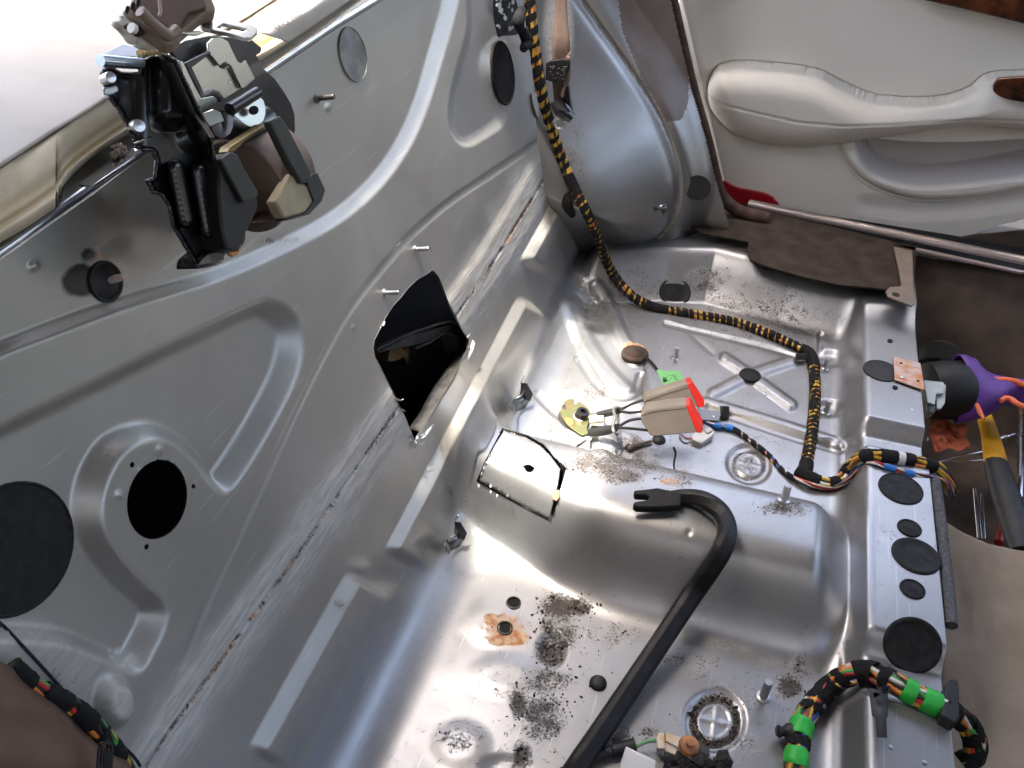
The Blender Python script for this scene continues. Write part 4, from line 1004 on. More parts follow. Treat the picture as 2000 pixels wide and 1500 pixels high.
def lenat(fr, u, v):
    a, b = proj(fr[0]); return float(fr[1][np.argmin(np.hypot(a-u, b-v))])

# ---- long yellow/black loom down the corner and across the pan
lm = thing('wiring_loom', on(1290, 600), 'long black cloth-taped loom with yellow wires running down the corner and across the far pan', 'wiring loom')
pp = path3([(1028, -60, B(1028, -60, .03)), (1038, 40, B(1038, 40, .03)), (1048, 120, None), (1060, 190, B(1060, 190, .030)), (1080, 260, None), (1100, 318, B(1100, 318, .035)), (1122, 368, None), (1146, 415, PY(1146, 415, 1.275)), (1168, 465, None), (1190, 522, on(1190, 522, .014)), (1225, 570, None), (1275, 600, on(1275, 600, .012)), (1340, 612, on(1340, 612, .010)), (1430, 628, on(1430, 628, .010)), (1500, 652, None), (1545, 672, on(1545, 672, .012)), (1582, 692, on(1582, 692, .012)), (1590, 725, None), (1592, 780, on(1592, 780, .010)), (1585, 850, None), (1577, 895, on(1577, 895, .011)), (1572, 925, on(1572, 925, .012))])
fr = bundle(lm, pp, .0080, ['yellow', 'yellow', 'orange', 'yellow', 'black', 'yellow', 'orange', 'yellow', 'brown'], 12)
s_a = lenat(fr, 1100, 318); s_b = lenat(fr, 1190, 522); s_c = lenat(fr, 1290, 600); s_d = lenat(fr, 1565, 682); s_e = lenat(fr, 1590, 720)
wrap(lm, fr, .0084, .0, s_a+.02, .0190, .60); wrap(lm, fr, .0084, s_a+.02, s_a+.05, 0, 0); wrap(lm, fr, .0084, s_a+.05, s_b, .0130, .70); wrap(lm, fr, .0084, s_b, s_c-.01, .0125, .74)
wrap(lm, fr, .0086, s_c-.03, s_c+.015, 0, 0); wrap(lm, fr, .0084, s_c+.015, s_d, .0115, .70); wrap(lm, fr, .0090, s_d, s_e, 0, 0); wrap(lm, fr, .0084, s_e, fr[1][-1]-.02, .0108, .74); wrap(lm, fr, .0092, fr[1][-1]-.026, fr[1][-1], 0, 0)
for k, pts in enumerate(([(1020, 20), (1012, 40), (1018, 60)], [(1020, 60), (1030, 80), (1022, 95)], [(1112, 370), (1108, 400), (1118, 420)])):
    tube('tape_knot', [B(u_, v_, .035) for u_, v_ in pts], [.007, .010, .006], TAPE, lm, 8, 3)
box('loom_clip', on(1562, 706, .010), (RIGHT, UPV, VIEW), (.008, .0055, .006), BLACK, lm, .0015)
# ---- branch over the cross member
l2 = thing('wiring_loom', on(1600, 945), 'thick taped loom with bright yellow wires and a white band over the cross member', 'wiring loom')
pp = path3([(1558, 918, on(1558, 918, .012)), (1580, 932, on(1580, 932, .012)), (1612, 945, on(1612, 945, .013)), (1640, 940, None), (1662, 912, on(1662, 912, .014)), (1684, 893, on(1690, 893, .012)), (1715, 890, P(1715, 890, .064)), (1765, 897, P(1765, 897, .062)), (1800, 905, P(1800, 905, .060)), (1830, 915, P(1830, 915, .055)), (1850, 938, P(1850, 938, .035)), (1858, 960, P(1858, 960, .01))])
fr = bundle(l2, pp, .0086, ['yellow', 'orange', 'yellow', 'white', 'yellow', 'green', 'yellow', 'orange', 'yellow', 'black'], 6)
for (a, b) in (((1540, 900), (1602, 945)), ((1618, 948), (1640, 940)), ((1650, 930), (1662, 914)), ((1686, 893), (1700, 889)), ((1718, 890), (1752, 895)), ((1763, 897), (1785, 901)), ((1804, 906), (1824, 913))):
    s0, s1 = lenat(fr, *a), lenat(fr, *b)
    if s1 > s0+.003: wrap(l2, fr, .0090, s0, s1, 0, 0)
WT = simple('white_tape', (.66, .66, .64), .5, noise=.08)
wrap(l2, fr, .0092, lenat(fr, 1748, 894), lenat(fr, 1764, 897), 0, 0, 'white_band', WT)
# thin multicoloured strand with blue tapes
l3 = thing('thin_wires', on(1480, 860), 'thin twisted coloured wires with blue tape running from the buckles over the cross member', 'wires')
pp = path3([(1378, 826, on(1378, 826, .012)), (1400, 832, on(1400, 832, .010)), (1432, 838, on(1432, 838, .009)), (1462, 858, on(1462, 858, .006)), (1500, 888, on(1500, 888, .005)), (1535, 925, on(1535, 925, .006)), (1580, 945, on(1580, 945, .018)), (1625, 953, on(1625, 953, .014)), (1655, 938, None), (1680, 912, on(1680, 912, .012)), (1705, 905, P(1705, 905, .062)), (1740, 915, P(1740, 915, .062)), (1790, 928, P(1790, 928, .060)), (1825, 933, P(1825, 933, .057)), (1850, 945, P(1850, 945, .040)), (1860, 968, P(1860, 968, .01))])
fr = bundle(l3, pp, .0034, ['red', 'white', 'black', 'blue', 'orange', 'black', 'white'], 45)
BLUET = simple('blue_tape', (.02, .16, .50), .45, noise=.15)
for (a, b) in (((1395, 831), (1410, 834)), ((1414, 835), (1432, 838)), ((1725, 911), (1748, 917)), ((1765, 922), (1786, 927))): wrap(l3, fr, .0046, lenat(fr, *a), lenat(fr, *b), 0, 0, 'blue_band', BLUET)
wrap(l3, fr, .0040, lenat(fr, 1436, 840), lenat(fr, 1560, 940), .016, .7)
# ---- loom with green tapes
l4 = thing('wiring_loom', on(1600, 1370), 'thick black-taped loom with four green tape bands arching over the cross member at lower right', 'wiring loom')
pp = path3([(1545, 1560, on(1545, 1490, .014)), (1553, 1500, on(1553, 1495, .014)), (1562, 1430, on(1562, 1430, .018)), (1580, 1388, on(1580, 1388, .022)), (1620, 1342, on(1620, 1342, .030)), (1660, 1318, None), (1700, 1314, on(1700, 1314, .014)), (1740, 1330, P(1740, 1330, .058)), (1775, 1350, P(1775, 1350, .058)), (1815, 1370, P(1815, 1370, .056)), (1850, 1386, P(1850, 1386, .052)), (1882, 1408, P(1882, 1408, .034)), (1903, 1440, P(1903, 1440, .008)), (1902, 1475, P(1902, 1475, -.01)), (1880, 1492, P(1880, 1492, -.02))])
fr = bundle(l4, pp, .0112, ['orange', 'red', 'yellow', 'brown', 'blue', 'orange', 'white', 'purple', 'yellow', 'brown', 'orange', 'black', 'white', 'green'], 7)
GRT = simple('green_tape', (.02, .40, .045), .5, noise=.12, scale=80, bump=.2)
g = [((1563, 1442), (1572, 1412)), ((1555, 1498), (1559, 1466)), ((1762, 1344), (1786, 1356)), ((1800, 1363), (1834, 1378))]
for (a, b) in g: 
    s0, s1 = sorted((lenat(fr, *a), lenat(fr, *b))); wrap(l4, fr, .0119, s0, s1, 0, 0, 'green_band', GRT)
wrap(l4, fr, .0115, lenat(fr, 1575, 1405), lenat(fr, 1670, 1318), .019, .70); wrap(l4, fr, .0121, lenat(fr, 1670, 1318), lenat(fr, 1712, 1316), 0, 0)
wrap(l4, fr, .0116, lenat(fr, 1728, 1324), lenat(fr, 1742, 1332), 0, 0); wrap(l4, fr, .0116, lenat(fr, 1838, 1380), lenat(fr, 1862, 1393), 0, 0); wrap(l4, fr, .0116, lenat(fr, 1870, 1399), fr[1][-1], .034, .6)
wrap(l4, fr, .0116, lenat(fr, 1560, 1462), lenat(fr, 1564, 1446), 0, 0); wrap(l4, fr, .0115, 0, lenat(fr, 1553, 1508), 0, 0)
lathe('loom_clip', on(1532, 1440, .012), RIGHT, [(.004, -.012), (.007, -.009), (.005, -.004), (.0085, 0), (.0085, .008), (.004, .010)], BLACK, l4, 10)
DUCT = simple('grey_duct_tape', (.045, .045, .045), .6, noise=.2)
prism('hanging_tape', [P(u_, v_, .0600) for u_, v_ in ((1696, 1345), (1734, 1350), (1734, 1400), (1731, 1402), (1732, 1441), (1713, 1440), (1711, 1403), (1703, 1398))], (0, 0, .0008), DUCT, l4)
for k in range(7):
    c_ = np.array([1700+k*6+random.uniform(-4, 4), 1345+random.uniform(-8, 14)]); q = [P(c_[0]+random.uniform(-12, 12), c_[1]+random.uniform(-9, 9), .070+random.uniform(-.006, .006)) for _ in range(4)]
    prism('tape_crumple', q, (0, 0, .0006), BLACK, l4)
# ---- loom at bottom left
l5 = thing('wiring_loom', B(150, 1400, .03), 'taped loom with green, red and yellow wires along the tan cloth cover at lower left', 'wiring loom')
pp = path3([(20, 1300, B(20, 1300, .012)), (50, 1328, B(50, 1328, .016)), (85, 1350, B(85, 1350, .018)), (125, 1370, B(125, 1370, .020)), (165, 1398, B(165, 1398, .022)), (195, 1428, B(195, 1428, .022)), (222, 1462, B(222, 1462, .020)), (245, 1500, B(245, 1500, .012)), (262, 1540, B(262, 1540, .01))])
fr = bundle(l5, pp, .0054, ['green', 'black', 'red', 'orange', 'yellow', 'black', 'brown', 'red', 'yellow', 'black'], 14)
for (a, b) in (((20, 1300), (64, 1337)), ((80, 1347), (134, 1375)), ((144, 1384), (180, 1414)), ((192, 1426), (200, 1436)), ((214, 1452), (232, 1480))): wrap(l5, fr, .0057, lenat(fr, *a), lenat(fr, *b), 0, 0)

# ------------------------------------------------------------------ crowbar
CB = simple('crowbar_paint', (.007, .007, .0072), .5, noise=.5, scale=60, bump=.5, bscale=300, spec=.3)
cb = thing('crowbar', on(1400, 1100), 'black crowbar lying hook-first on the hump and reaching to the bottom edge', 'crowbar')
anch = [(1300, 975, on(1300, 975, .012)), (1345, 972, on(1345, 972, .018)), (1380, 980, None), (1408, 1002, on(1408, 1002, .030)), (1420, 1035, None), (1412, 1070, on(1412, 1070, .032)), (1385, 1115, None), (1340, 1180, on(1340, 1180, .030)), (1210, 1375, on(1210, 1375, .030)), (1132, 1490, on(1132, 1490, .024)), (1085, 1560, on(1100, 1495, .024))]
pp = path3(anch, 8); pts, L_ = resample(pp, .006); T, X_, Y_ = frames(pts)
ref = []
for i in range(len(pts)):
    n_ = -VIEW-T[i]*(-VIEW@T[i]); n_ /= np.linalg.norm(n_); ref.append(n_)
ref = np.array(ref); side = np.cross(T, ref); n = len(pts); vs = []
sec = [(-1, .35), (-.55, .95), (.55, .95), (1, .35), (1, -.35), (.55, -.95), (-.55, -.95), (-1, -.35)]
for i in range(n):
    s_ = .0116 if L_[i] > .05 else .0095+.0021*L_[i]/.05
    for (a, b) in sec: vs.append(pts[i]+side[i]*a*s_+ref[i]*b*s_*.82)
K8 = len(sec); fs = [(i*K8+k, i*K8+(k+1) % K8, (i+1)*K8+(k+1) % K8, (i+1)*K8+k) for i in range(n-1) for k in range(K8)]+[tuple(range(K8))[::-1], tuple((n-1)*K8+k for k in range(K8))]
o = put(mesh('bar', vs, fs, CB, smooth=True), cb); smooth_by_angle(o, 30); bevel(o, .0012)
claw = [(1238, 957), (1262, 955), (1284, 952), (1308, 957), (1330, 962), (1330, 987), (1300, 990), (1270, 991), (1242, 990), (1236, 984), (1240, 979), (1262, 976), (1270, 972), (1262, 967), (1240, 966)]
pb = on(1280, 975, .022)
prism('claw', [onplane(u_, v_, pb-RIGHT*0, -VIEW*.35+np.array([0, 0, .9])) for u_, v_ in claw], np.array([0, 0, -.010]), CB, cb, .0018)

# ------------------------------------------------------------------ seat-belt buckles and anchor
bk = thing('buckle_anchor', on(1130, 820), 'yellow zinc anchor plate fixed to the pan by a black socket bolt', 'anchor plate')
pz, nz = surf_at(1120, 815); nz = nz*.6+np.array([0, -.25, .8])*.4; nz /= np.linalg.norm(nz)
QP = lambda u_, v_, h=0: onplane(u_, v_, pz+nz*(.006+h), nz)
ZP = [(1094, 804), (1098, 795), (1101, 800), (1105, 801), (1104, 793), (1101, 788), (1108, 782), (1118, 780), (1121, 783), (1120, 790), (1125, 793), (1129, 786), (1138, 790), (1150, 800), (1154, 812), (1150, 825), (1146, 838), (1149, 849), (1140, 852), (1132, 849), (1122, 842), (1110, 834), (1100, 822), (1095, 812)]
prism('felt_pad', [QP(u_-4, v_+5, -.003) for u_, v_ in ZP], -nz*.0035, BLACK, bk, .0006)
ZY = simple('yellow_zinc', (.22, .17, .085), .33, .9, noise=.3, scale=55, col2=(.14, .18, .08), bump=.2)
prism('anchor_plate', [QP(u_, v_) for u_, v_ in ZP], nz*.0022, ZY, bk, .0006)
ORG = simple('orange_paint_mark', (.70, .17, .04), .6)
prism('paint_mark', [QP(u_, v_, .0023) for u_, v_ in smooth_pts([(1104, 818), (1110, 816), (1117, 820), (1119, 827), (1113, 831), (1106, 825)], 4, True)], nz*.0003, ORG, bk)
c_ = QP(1134, 813, .002); m1 = mpp(c_)
lathe('washer', c_, nz, [(15*m1, 0), (15*m1, .0016), (12*m1, .002), (10*m1, .002)], STEEL, bk, 30)
bx = nz+RIGHT*.35; bx /= np.linalg.norm(bx)
lathe('bolt', c_, bx, [(12.5*m1, 0), (12.5*m1, .010), (11.5*m1, .0115), (6.5*m1, .0115), (5.5*m1, .006), (.0003, .006)], simple('black_bolt', (.025, .025, .027), .35, .6), bk, 30)
tube('swivel_sleeve', path3([(1153, 820, QP(1153, 820, .006)), (1180, 819, QP(1180, 819, .010))], 3), 12.5*m1, ZINC, bk, 20, 1)
RUB = simple('stalk_rubber', (.009, .009, .009), .5, noise=.3, bump=.4)
stalk = thing('buckle_stalks', on(1190, 820), 'two black wire stalks held together by a bent steel ring between anchor and buckles', 'cable stalks')
H = .040
tube('sleeve', path3([(1168, 811, QP(1168, 811, .014)), (1190, 806, None), (1213, 801, P(1213, 801, .038))], 4), [6.5*m1, 7*m1, 6*m1], RUB, stalk, 12, 1)
tube('sleeve', path3([(1152, 845, QP(1152, 845, .012)), (1180, 842, None), (1209, 834, P(1209, 834, .040))], 4), [8*m1, 8.5*m1, 7*m1], RUB, stalk, 12, 1)
for a in ([(1210, 801), (1232, 790), (1256, 781)], [(1212, 803), (1230, 806), (1258, 803)], [(1208, 833), (1230, 821), (1256, 817)], [(1208, 835), (1235, 837), (1270, 841)]):
    tube('cable', path3([(a[0][0], a[0][1], P(*a[0], .038)), (a[1][0], a[1][1], None), (a[2][0], a[2][1], P(*a[2], .055))], 5), 2.7*m1, RUB, stalk, 8, 1)
tube('ring', path3([(1203, 796, P(1203, 796, .048)), (1198, 800, None), (1201, 815, P(1201, 815, .050)), (1197, 830, None), (1199, 843, P(1199, 843, .048)), (1206, 848, None), (1209, 838, P(1209, 838, .036)), (1207, 815, P(1207, 815, .030)), (1207, 798, P(1207, 798, .040)), (1203, 795, P(1203, 796, .048))], 5), 2.9*m1, simple('dull_wire', (.40, .38, .34), .4, .9), stalk, 8, 1)
BKM = simple('taupe_buckle', (.22, .19, .155), .55, noise=.08, bump=.25, bscale=700)
REDB = simple('red_button', (.72, .03, .02), .35, noise=.05)
def buckle(side, redp, tp, h, label, seamline):
    pc = P(*side[0], h); n_ = -VIEW*.8+np.array([0, -.3, .5]); n_ /= np.linalg.norm(n_)
    root = thing('seat_belt_buckle', onplane(*side[0], pc, n_), label, 'buckle', 'seat belt buckles in the middle of the pan')
    m_ = mpp(pc); vec = (RIGHT*tp[0]-UPV*tp[1])*m_+VIEW*.014
    prism('buckle_body', [onplane(u_, v_, pc, n_) for u_, v_ in side], vec, BKM, root, .0022)
    prism('release_button', [onplane(u_, v_, pc-VIEW*.0006, n_) for u_, v_ in redp], vec*1.02, REDB, root, .0012)
    tube('moulding_line', [onplane(u_, v_, pc-VIEW*.0004, n_) for u_, v_ in seamline], .00035, DARK, root, 5, 1)
    return root, pc, n_, vec, m_
buckle([(1259, 775), (1330, 751), (1347, 747), (1368, 782), (1369, 793), (1340, 800), (1264, 803), (1257, 790)], [(1341, 749), (1352, 746), (1377, 783), (1375, 796), (1363, 796), (1350, 768)], (-1.0, -10), .062, 'taupe seat belt buckle with red button, the rear one half hidden behind the other', [(1258, 785), (1300, 770), (1345, 757)])
buckle([(1251, 812), (1260, 801), (1300, 794), (1341, 790), (1352, 808), (1365, 838), (1363, 845), (1300, 851), (1276, 853), (1268, 850), (1262, 838), (1253, 826)], [(1339, 792), (1347, 790), (1373, 836), (1371, 846), (1361, 846), (1350, 820)], (4.5, -15), .070, 'taupe seat belt buckle with red button, the front one lying nearest the viewer', [(1253, 812), (1280, 804), (1338, 798)])
# cable with green tag from the rusty grommet
gc = thing('sensor_cable', on(1245, 695), 'black cable with a green paper tag coming out of a rusty grommet', 'cable')
RUBR = simple('rusty_rubber', (.02, .014, .010), .8, noise=.5, scale=80, col2=(.05, .026, .013), bump=1.0, bscale=300)
p_, n_ = surf_at(1240, 692); r_ = 27*mpp(p_)
lathe('grommet', p_, n_, [(r_, 0), (r_*.97, .003), (r_*.8, .005), (r_*.62, .003), (r_*.5, .006), (r_*.25, .010), (.0004, .010)], RUBR, gc, 26)
tube('cable', path3([(1243, 690, on(1243, 690, .008)), (1258, 698, on(1258, 698, .016)), (1270, 707, None), (1284, 724, P(1284, 724, .05)), (1300, 745, P(1300, 745, .05))], 5), .0034, RUB, gc, 8, 1)
TAG = simple('green_paper', (.16, .48, .17), .6, noise=.1)
tp0 = P(1305, 740, .052); tn = -VIEW*.7+np.array([0, 0, .5]); tn /= np.linalg.norm(tn)
prism('paper_tag', [onplane(u_, v_, tp0, tn) for u_, v_ in ((1281, 724), (1285, 722), (1289, 721), (1293, 725), (1325, 724), (1334, 737), (1332, 744), (1302, 752), (1294, 748))], tn*.0006, TAG, gc)
def text(body, u0, v0, u1, v1, pln, n_, hpx, mat, root, name='lettering', h=.0002):
    cu = bpy.data.curves.new(name, 'FONT'); cu.body = body; cu.size = 1; cu.extrude = 0
    tmp = bpy.data.objects.new(name, cu); COL.objects.link(tmp)
    bpy.context.view_layer.update()
    me = bpy.data.meshes.new_from_object(tmp.evaluated_get(bpy.context.evaluated_depsgraph_get()))
    bpy.data.objects.remove(tmp)
    co = np.array([v_.co[:] for v_ in me.vertices]); wd = co[:, 0].max()
    a = onplane(u0, v0, pln, n_); b = onplane(u1, v1, pln, n_); ex = (b-a); Lx = np.linalg.norm(ex); ex /= Lx
    ey = np.cross(n_, ex)
    if ey@UPV < 0: ey = -ey
    sc = Lx/wd; sy_ = hpx*mpp(a)/.72
    for k, v_ in enumerate(me.vertices): v_.co = tuple(a+ex*co[k, 0]*sc+ey*co[k, 1]*sy_+n_*h)
    me.materials.clear(); me.materials.append(mat)
    return put(link(bpy.data.objects.new(name, me)), root)
INK = simple('ink', (.02, .03, .02), .6)
text('JMC', 1312, 733, 1322, 748, tp0+tn*.0008, tn, 6, INK, gc)
for (u_, v_) in ((1300, 731), (1303, 737), (1307, 733), (1310, 739), (1306, 743), (1301, 744), (1299, 738)):
    prism('print_mark', [onplane(u_+a, v_+b, tp0+tn*.0007, tn) for a, b in ((-1.4, -.7), (1.4, -.2), (1.2, .8), (-1.2, .4))], tn*.0002, INK, gc)
# bent clear ties
TIE = simple('clear_plastic', (.70, .70, .68), .25, noise=.1, spec=.6)
ct = thing('cable_ties', on(1125, 875), 'three clear plastic tie ends sticking out below the yellow anchor plate', 'cable ties')
for a, b in (((1146, 853), (1112, 878)), ((1154, 857), (1122, 884)), ((1136, 856), (1106, 886))):
    tube('tie', path3([(a[0], a[1], on(a[0], a[1], .014)), (b[0], b[1], on(b[0], b[1], .006))], 2), .0018, TIE, ct, 6, 1, flat=.5)
# white connector under the buckle with red and grey leads, black strap behind
wc = thing('plug_connector', on(1365, 850), 'white plug connector with red leads lying beside the front buckle', 'connector')
WPL = simple('white_plastic', (.66, .66, .64), .4, noise=.05)
pc = on(1365, 852, .012)
prism('connector_body', [onplane(u_, v_, pc, np.array([0, -.2, 1.0])) for u_, v_ in ((1351, 850), (1375, 827), (1385, 832), (1396, 842), (1392, 850), (1370, 866), (1352, 858))], (0, 0, -.010), WPL, wc, .0012)
prism('connector_latch', [onplane(u_, v_, pc+np.array([0, 0, .001]), np.array([0, -.2, 1.0])) for u_, v_ in ((1374, 838), (1384, 833), (1391, 842), (1381, 848))], (0, 0, .002), WPL, wc, .0005)
tube('lead', path3([(1352, 856, pc), (1340, 855, on(1340, 855, .004)), (1330, 848, on(1330, 848, .008))], 5), .0011, wire_mat('red'), wc, 6, 1)
tube('lead', path3([(1353, 860, pc), (1340, 865, on(1340, 865, .003)), (1330, 858, on(1330, 858, .004)), (1328, 848, on(1328, 848, .008))], 5), .0011, wire_mat('grey'), wc, 6, 1)
bs = thing('steel_strap', on(1390, 810), 'black steel strap with a small hole leading away from under the buckles', 'strap')
sp0 = on(1390, 812, .012); sn = np.array([0, -.1, 1.0])
prism('strap_plate', [onplane(u_, v_, sp0, sn) for u_, v_ in ((1362, 793), (1370, 797), (1404, 802), (1408, 809), (1404, 822), (1370, 820))], (0, 0, -.002), GLOSSB, bs, .0005)
lathe('strap_hole', onplane(1394, 814, sp0+np.array([0, 0, .0001]), sn), sn, [(.0018, 0), (.0018, .0002), (.0002, .0002)], WPL, bs, 12)
box('strap_clip', on(1413, 815, .010), (RIGHT, UPV, VIEW), (.006, .010, .006), BLACK, bs, .0012)
# debris one can point at
t = tube('bent_wire_clip', path3([(1316, 873, on(1316, 873, .004)), (1320, 884, None), (1317, 900, on(1317, 900, .003)), (1317, 914, None), (1324, 922, on(1324, 922, .003)), (1329, 922, None), (1329, 926, on(1329, 926, .002))], 5), .0014, simple('rusty_wire', (.05, .035, .028), .7, .3, noise=.5), None, 6, 1)
tag(t, 'small bent dark wire clip lying on the pan left of the round drain', 'wire clip')
t = thing('loose_bolt', on(1250, 875), 'loose tapered rusty bolt lying beside the small black plug', 'bolt')
pa, pb2 = on(1226, 880, .005), on(1273, 865, .004); dd = pb2-pa
RB = simple('rusty_bolt', (.13, .10, .08), .6, .5, noise=.5, scale=150)
lathe('bolt', pa, dd, [(.0045, -.002), (.0062, 0), (.0062, .004), (.0040, .005), (.0034, .012), (.0022, np.linalg.norm(dd)), (.0004, np.linalg.norm(dd)+.002)], RB, t, 12)

# ------------------------------------------------------------------ belt and tag by the wheel arch
sb = thing('seat_belt', PY(1092, 90, 1.2), 'brown seat belt webbing with a black stitched tag hanging down by the wheel arch', 'seat belt')
WEB = simple('brown_webbing', (.17, .115, .088), .6, noise=.15, scale=90, bump=.6, bscale=900)
def ribbon(name, L, Rr, mat, root, thick=.0015, n=8):
    a = path3(L, n); b = path3(Rr, n); m_ = min(len(a), len(b)); vs = []
    for i in range(m_):
        for k in range(5): vs.append(a[i]*(1-k/4)+b[i]*(k/4))
    fs = [(i*5+k, i*5+k+1, (i+1)*5+k+1, (i+1)*5+k) for i in range(m_-1) for k in range(4)]
    o = put(mesh(name, vs, fs, mat), root); s_ = o.modifiers.new('s', 'SOLIDIFY'); s_.thickness = thick; return o
YB = 1.215
ribbon('webbing', [(1086, -60, PY(1086, -60, YB+.02)), (1084, 20, None), (1080, 80, PY(1080, 80, YB)), (1078, 120, PY(1078, 120, YB))], [(1108, -60, PY(1108, -60, YB+.02)), (1108, 20, None), (1113, 80, PY(1113, 80, YB)), (1114, 125, PY(1114, 125, YB))], WEB, sb)
ribbon('webbing', [(1078, 150, PY(1078, 150, YB)), (1080, 175, None), (1082, 198, PY(1082, 198, YB+.01))], [(1114, 100, PY(1114, 100, YB-.004)), (1113, 150, None), (1100, 198, PY(1100, 198, YB+.01))], WEB, sb)
prism('belt_fold', [PY(u_, v_, YB-.006) for u_, v_ in ((1108, 110), (1114, 112), (1113, 150), (1106, 168), (1100, 192), (1094, 190), (1098, 168), (1104, 152))], (0, .004, 0), WEB, sb, .001)
prism('stitched_tag', [PY(u_, v_, YB-.008) for u_, v_ in ((1066, 124), (1074, 119), (1100, 116), (1112, 117), (1112, 132), (1103, 160), (1098, 169), (1080, 161), (1065, 156))], (0, .005, 0), TAPE, sb, .001)
THR = simple('grey_thread', (.07, .065, .06), .8)
for (u_, v_) in ((1074, 130), (1078, 134), (1073, 140), (1080, 129), (1090, 134), (1096, 136), (1088, 142), (1094, 146), (1082, 152), (1090, 151), (1096, 153), (1077, 146)):
    tube('stitch', [PY(u_, v_, YB-.0088), PY(u_+3.5, v_+random.uniform(-2, 3), YB-.0088)], .00045, THR, sb, 4, 1)
for k in range(9): tube('stitch', [PY(1100+k*.1, 131+k*4, YB-.0088), PY(1108-k*.4, 130+k*4, YB-.0088)], .00045, THR, sb, 4, 1)
tube('belt_anchor', path3([(1084, 196, PY(1084, 196, YB)), (1096, 212, PY(1096, 212, YB)), (1108, 224, PY(1108, 224, YB)), (1118, 232, PY(1118, 232, YB))], 4), [.010, .013, .011, .007], GLOSSB, sb, 12, 1)
tube('belt_anchor', path3([(1106, 168, PY(1106, 168, YB+.005)), (1108, 190, None), (1113, 220, PY(1113, 220, YB+.005))], 4), .0055, GLOSSB, sb, 8, 1)
lathe('anchor_bolt', PY(1094, 238, YB+.03), np.array([.3, -1, .2]), [(.012, 0), (.012, .004), (.007, .006), (.007, .010), (.001, .010)], STEEL, sb, 6)
# oblong plug at the corner
prism('oblong_cap', [B(u_, v_, .003) for u_, v_ in smooth_pts([(1039, 182), (1046, 184), (1053, 205), (1058, 228), (1053, 234), (1047, 225), (1040, 202)], 4, True)], BN*.002, simple('pale_cap', (.42, .41, .38), .5), car, .001)
# ------------------------------------------------------------------ belt reel bolted to the top of the bulkhead
reel = thing('belt_reel', B(400, 300, .05), 'black seat belt reel with brown webbing spool bolted to the top left of the bulkhead', 'seat belt reel')
Z4 = lambda pts: [(180+x*.24, y*.24) for x, y in pts]
Z5 = lambda pts: [(180+x*.24, 180+y*.24) for x, y in pts]
def plate(name, px, off, thick, mat, bev=.0008, root=reel, tilt=None):
    n_ = BN if tilt is None else tilt
    c_ = np.mean(np.array(px), 0); p0 = B(*c_, off)
    return prism(name, [onplane(u_, v_, p0, n_) for u_, v_ in px], -n_*thick, mat, root, bev)
ENAM = simple('black_enamel_bracket', (.006, .006, .007), .30, noise=.5, scale=50, coat=.3, bump=.15, bscale=120)
OLIVE = simple('dark_olive_plastic', (.030, .032, .027), .5, noise=.15)
REFL = simple('bright_plated_steel', (.52, .52, .46), .24, .9, noise=.08, scale=8)
CREAMP = simple('cream_nylon', (.44, .38, .25), .5, noise=.2, scale=40)
plate('back_plate', Z4([(640, 400), (760, 330), (960, 290), (1120, 300), (1300, 320), (1385, 390), (1375, 430), (1340, 450), (1400, 560), (1490, 640), (1560, 740), (1620, 840), (1650, 930), (1655, 1060), (1640, 1110), (1560, 1080), (1200, 1120), (980, 1140), (870, 860), (690, 480)]), .030, .004, ENAM)
mainp = Z4([(190, 150), (270, 125), (100, 535), (150, 540), (240, 575), (370, 580), (385, 500), (470, 450), (600, 428), (690, 478), (790, 690), (870, 860), (985, 1110)])+Z5([(1000, 480), (1035, 760), (1060, 1100), (1082, 1320), (1050, 1392), (950, 1425), (850, 1440), (740, 1260), (640, 1090), (610, 930), (560, 850), (480, 820), (425, 712), (490, 690), (505, 560), (480, 490), (400, 485), (350, 460), (330, 360), (230, 200)])
mp = Z4([(60, 590), (100, 535), (170, 540), (240, 580), (370, 585), (385, 500), (470, 450), (600, 428), (690, 478), (790, 690), (870, 860), (985, 1110)])+Z5([(1000, 480), (1035, 760), (1060, 1100), (1082, 1320), (1050, 1392), (950, 1425), (850, 1440), (740, 1260), (640, 1090), (610, 930), (560, 850), (480, 820), (425, 712), (490, 690), (505, 560), (480, 490), (400, 485), (345, 450), (290, 300), (210, 160)])+Z4([(130, 800), (90, 690)])
# main bracket as a softly pressed sheet
def pressed(name, px, off, mat, bumps, thick=.002, step=2.2):
    pa = np.array(px); us = np.arange(pa[:, 0].min()-step, pa[:, 0].max()+step, step); vs_ = np.arange(pa[:, 1].min()-step, pa[:, 1].max()+step, step)
    GU, GV = np.meshgrid(us, vs_, indexing='ij'); d, cx, cy = polydist(GU, GV, px)
    cl = abs(d) < step*.6; GU = np.where(cl, cx, GU); GV = np.where(cl, cy, GV)
    hh = np.zeros(GU.shape)
    for f in bumps: hh += f(GU, GV, d)
    n_, m_ = GU.shape; Pg = np.zeros((n_, m_, 3))
    for i in range(n_):
        for j in range(m_): Pg[i, j] = B(GU[i, j], GV[i, j], off+hh[i, j])
    ids_ = np.arange(n_*m_).reshape(n_, m_); cu_ = (GU[:-1, :-1]+GU[1:, 1:])/2; cv_ = (GV[:-1, :-1]+GV[1:, 1:])/2
    dk_, _, _ = polydist(cu_, cv_, px); f = np.stack([ids_[:-1, :-1], ids_[1:, :-1], ids_[1:, 1:], ids_[:-1, 1:]], -1)[dk_ > 0].reshape(-1, 4)
    used = np.unique(f); rm = np.zeros(n_*m_, int); rm[used] = np.arange(len(used))
    o = put(mesh(name, Pg.reshape(-1, 3)[used], rm[f], mat), reel); s_ = o.modifiers.new('s', 'SOLIDIFY'); s_.thickness = thick; s_.offset = -1
    return o
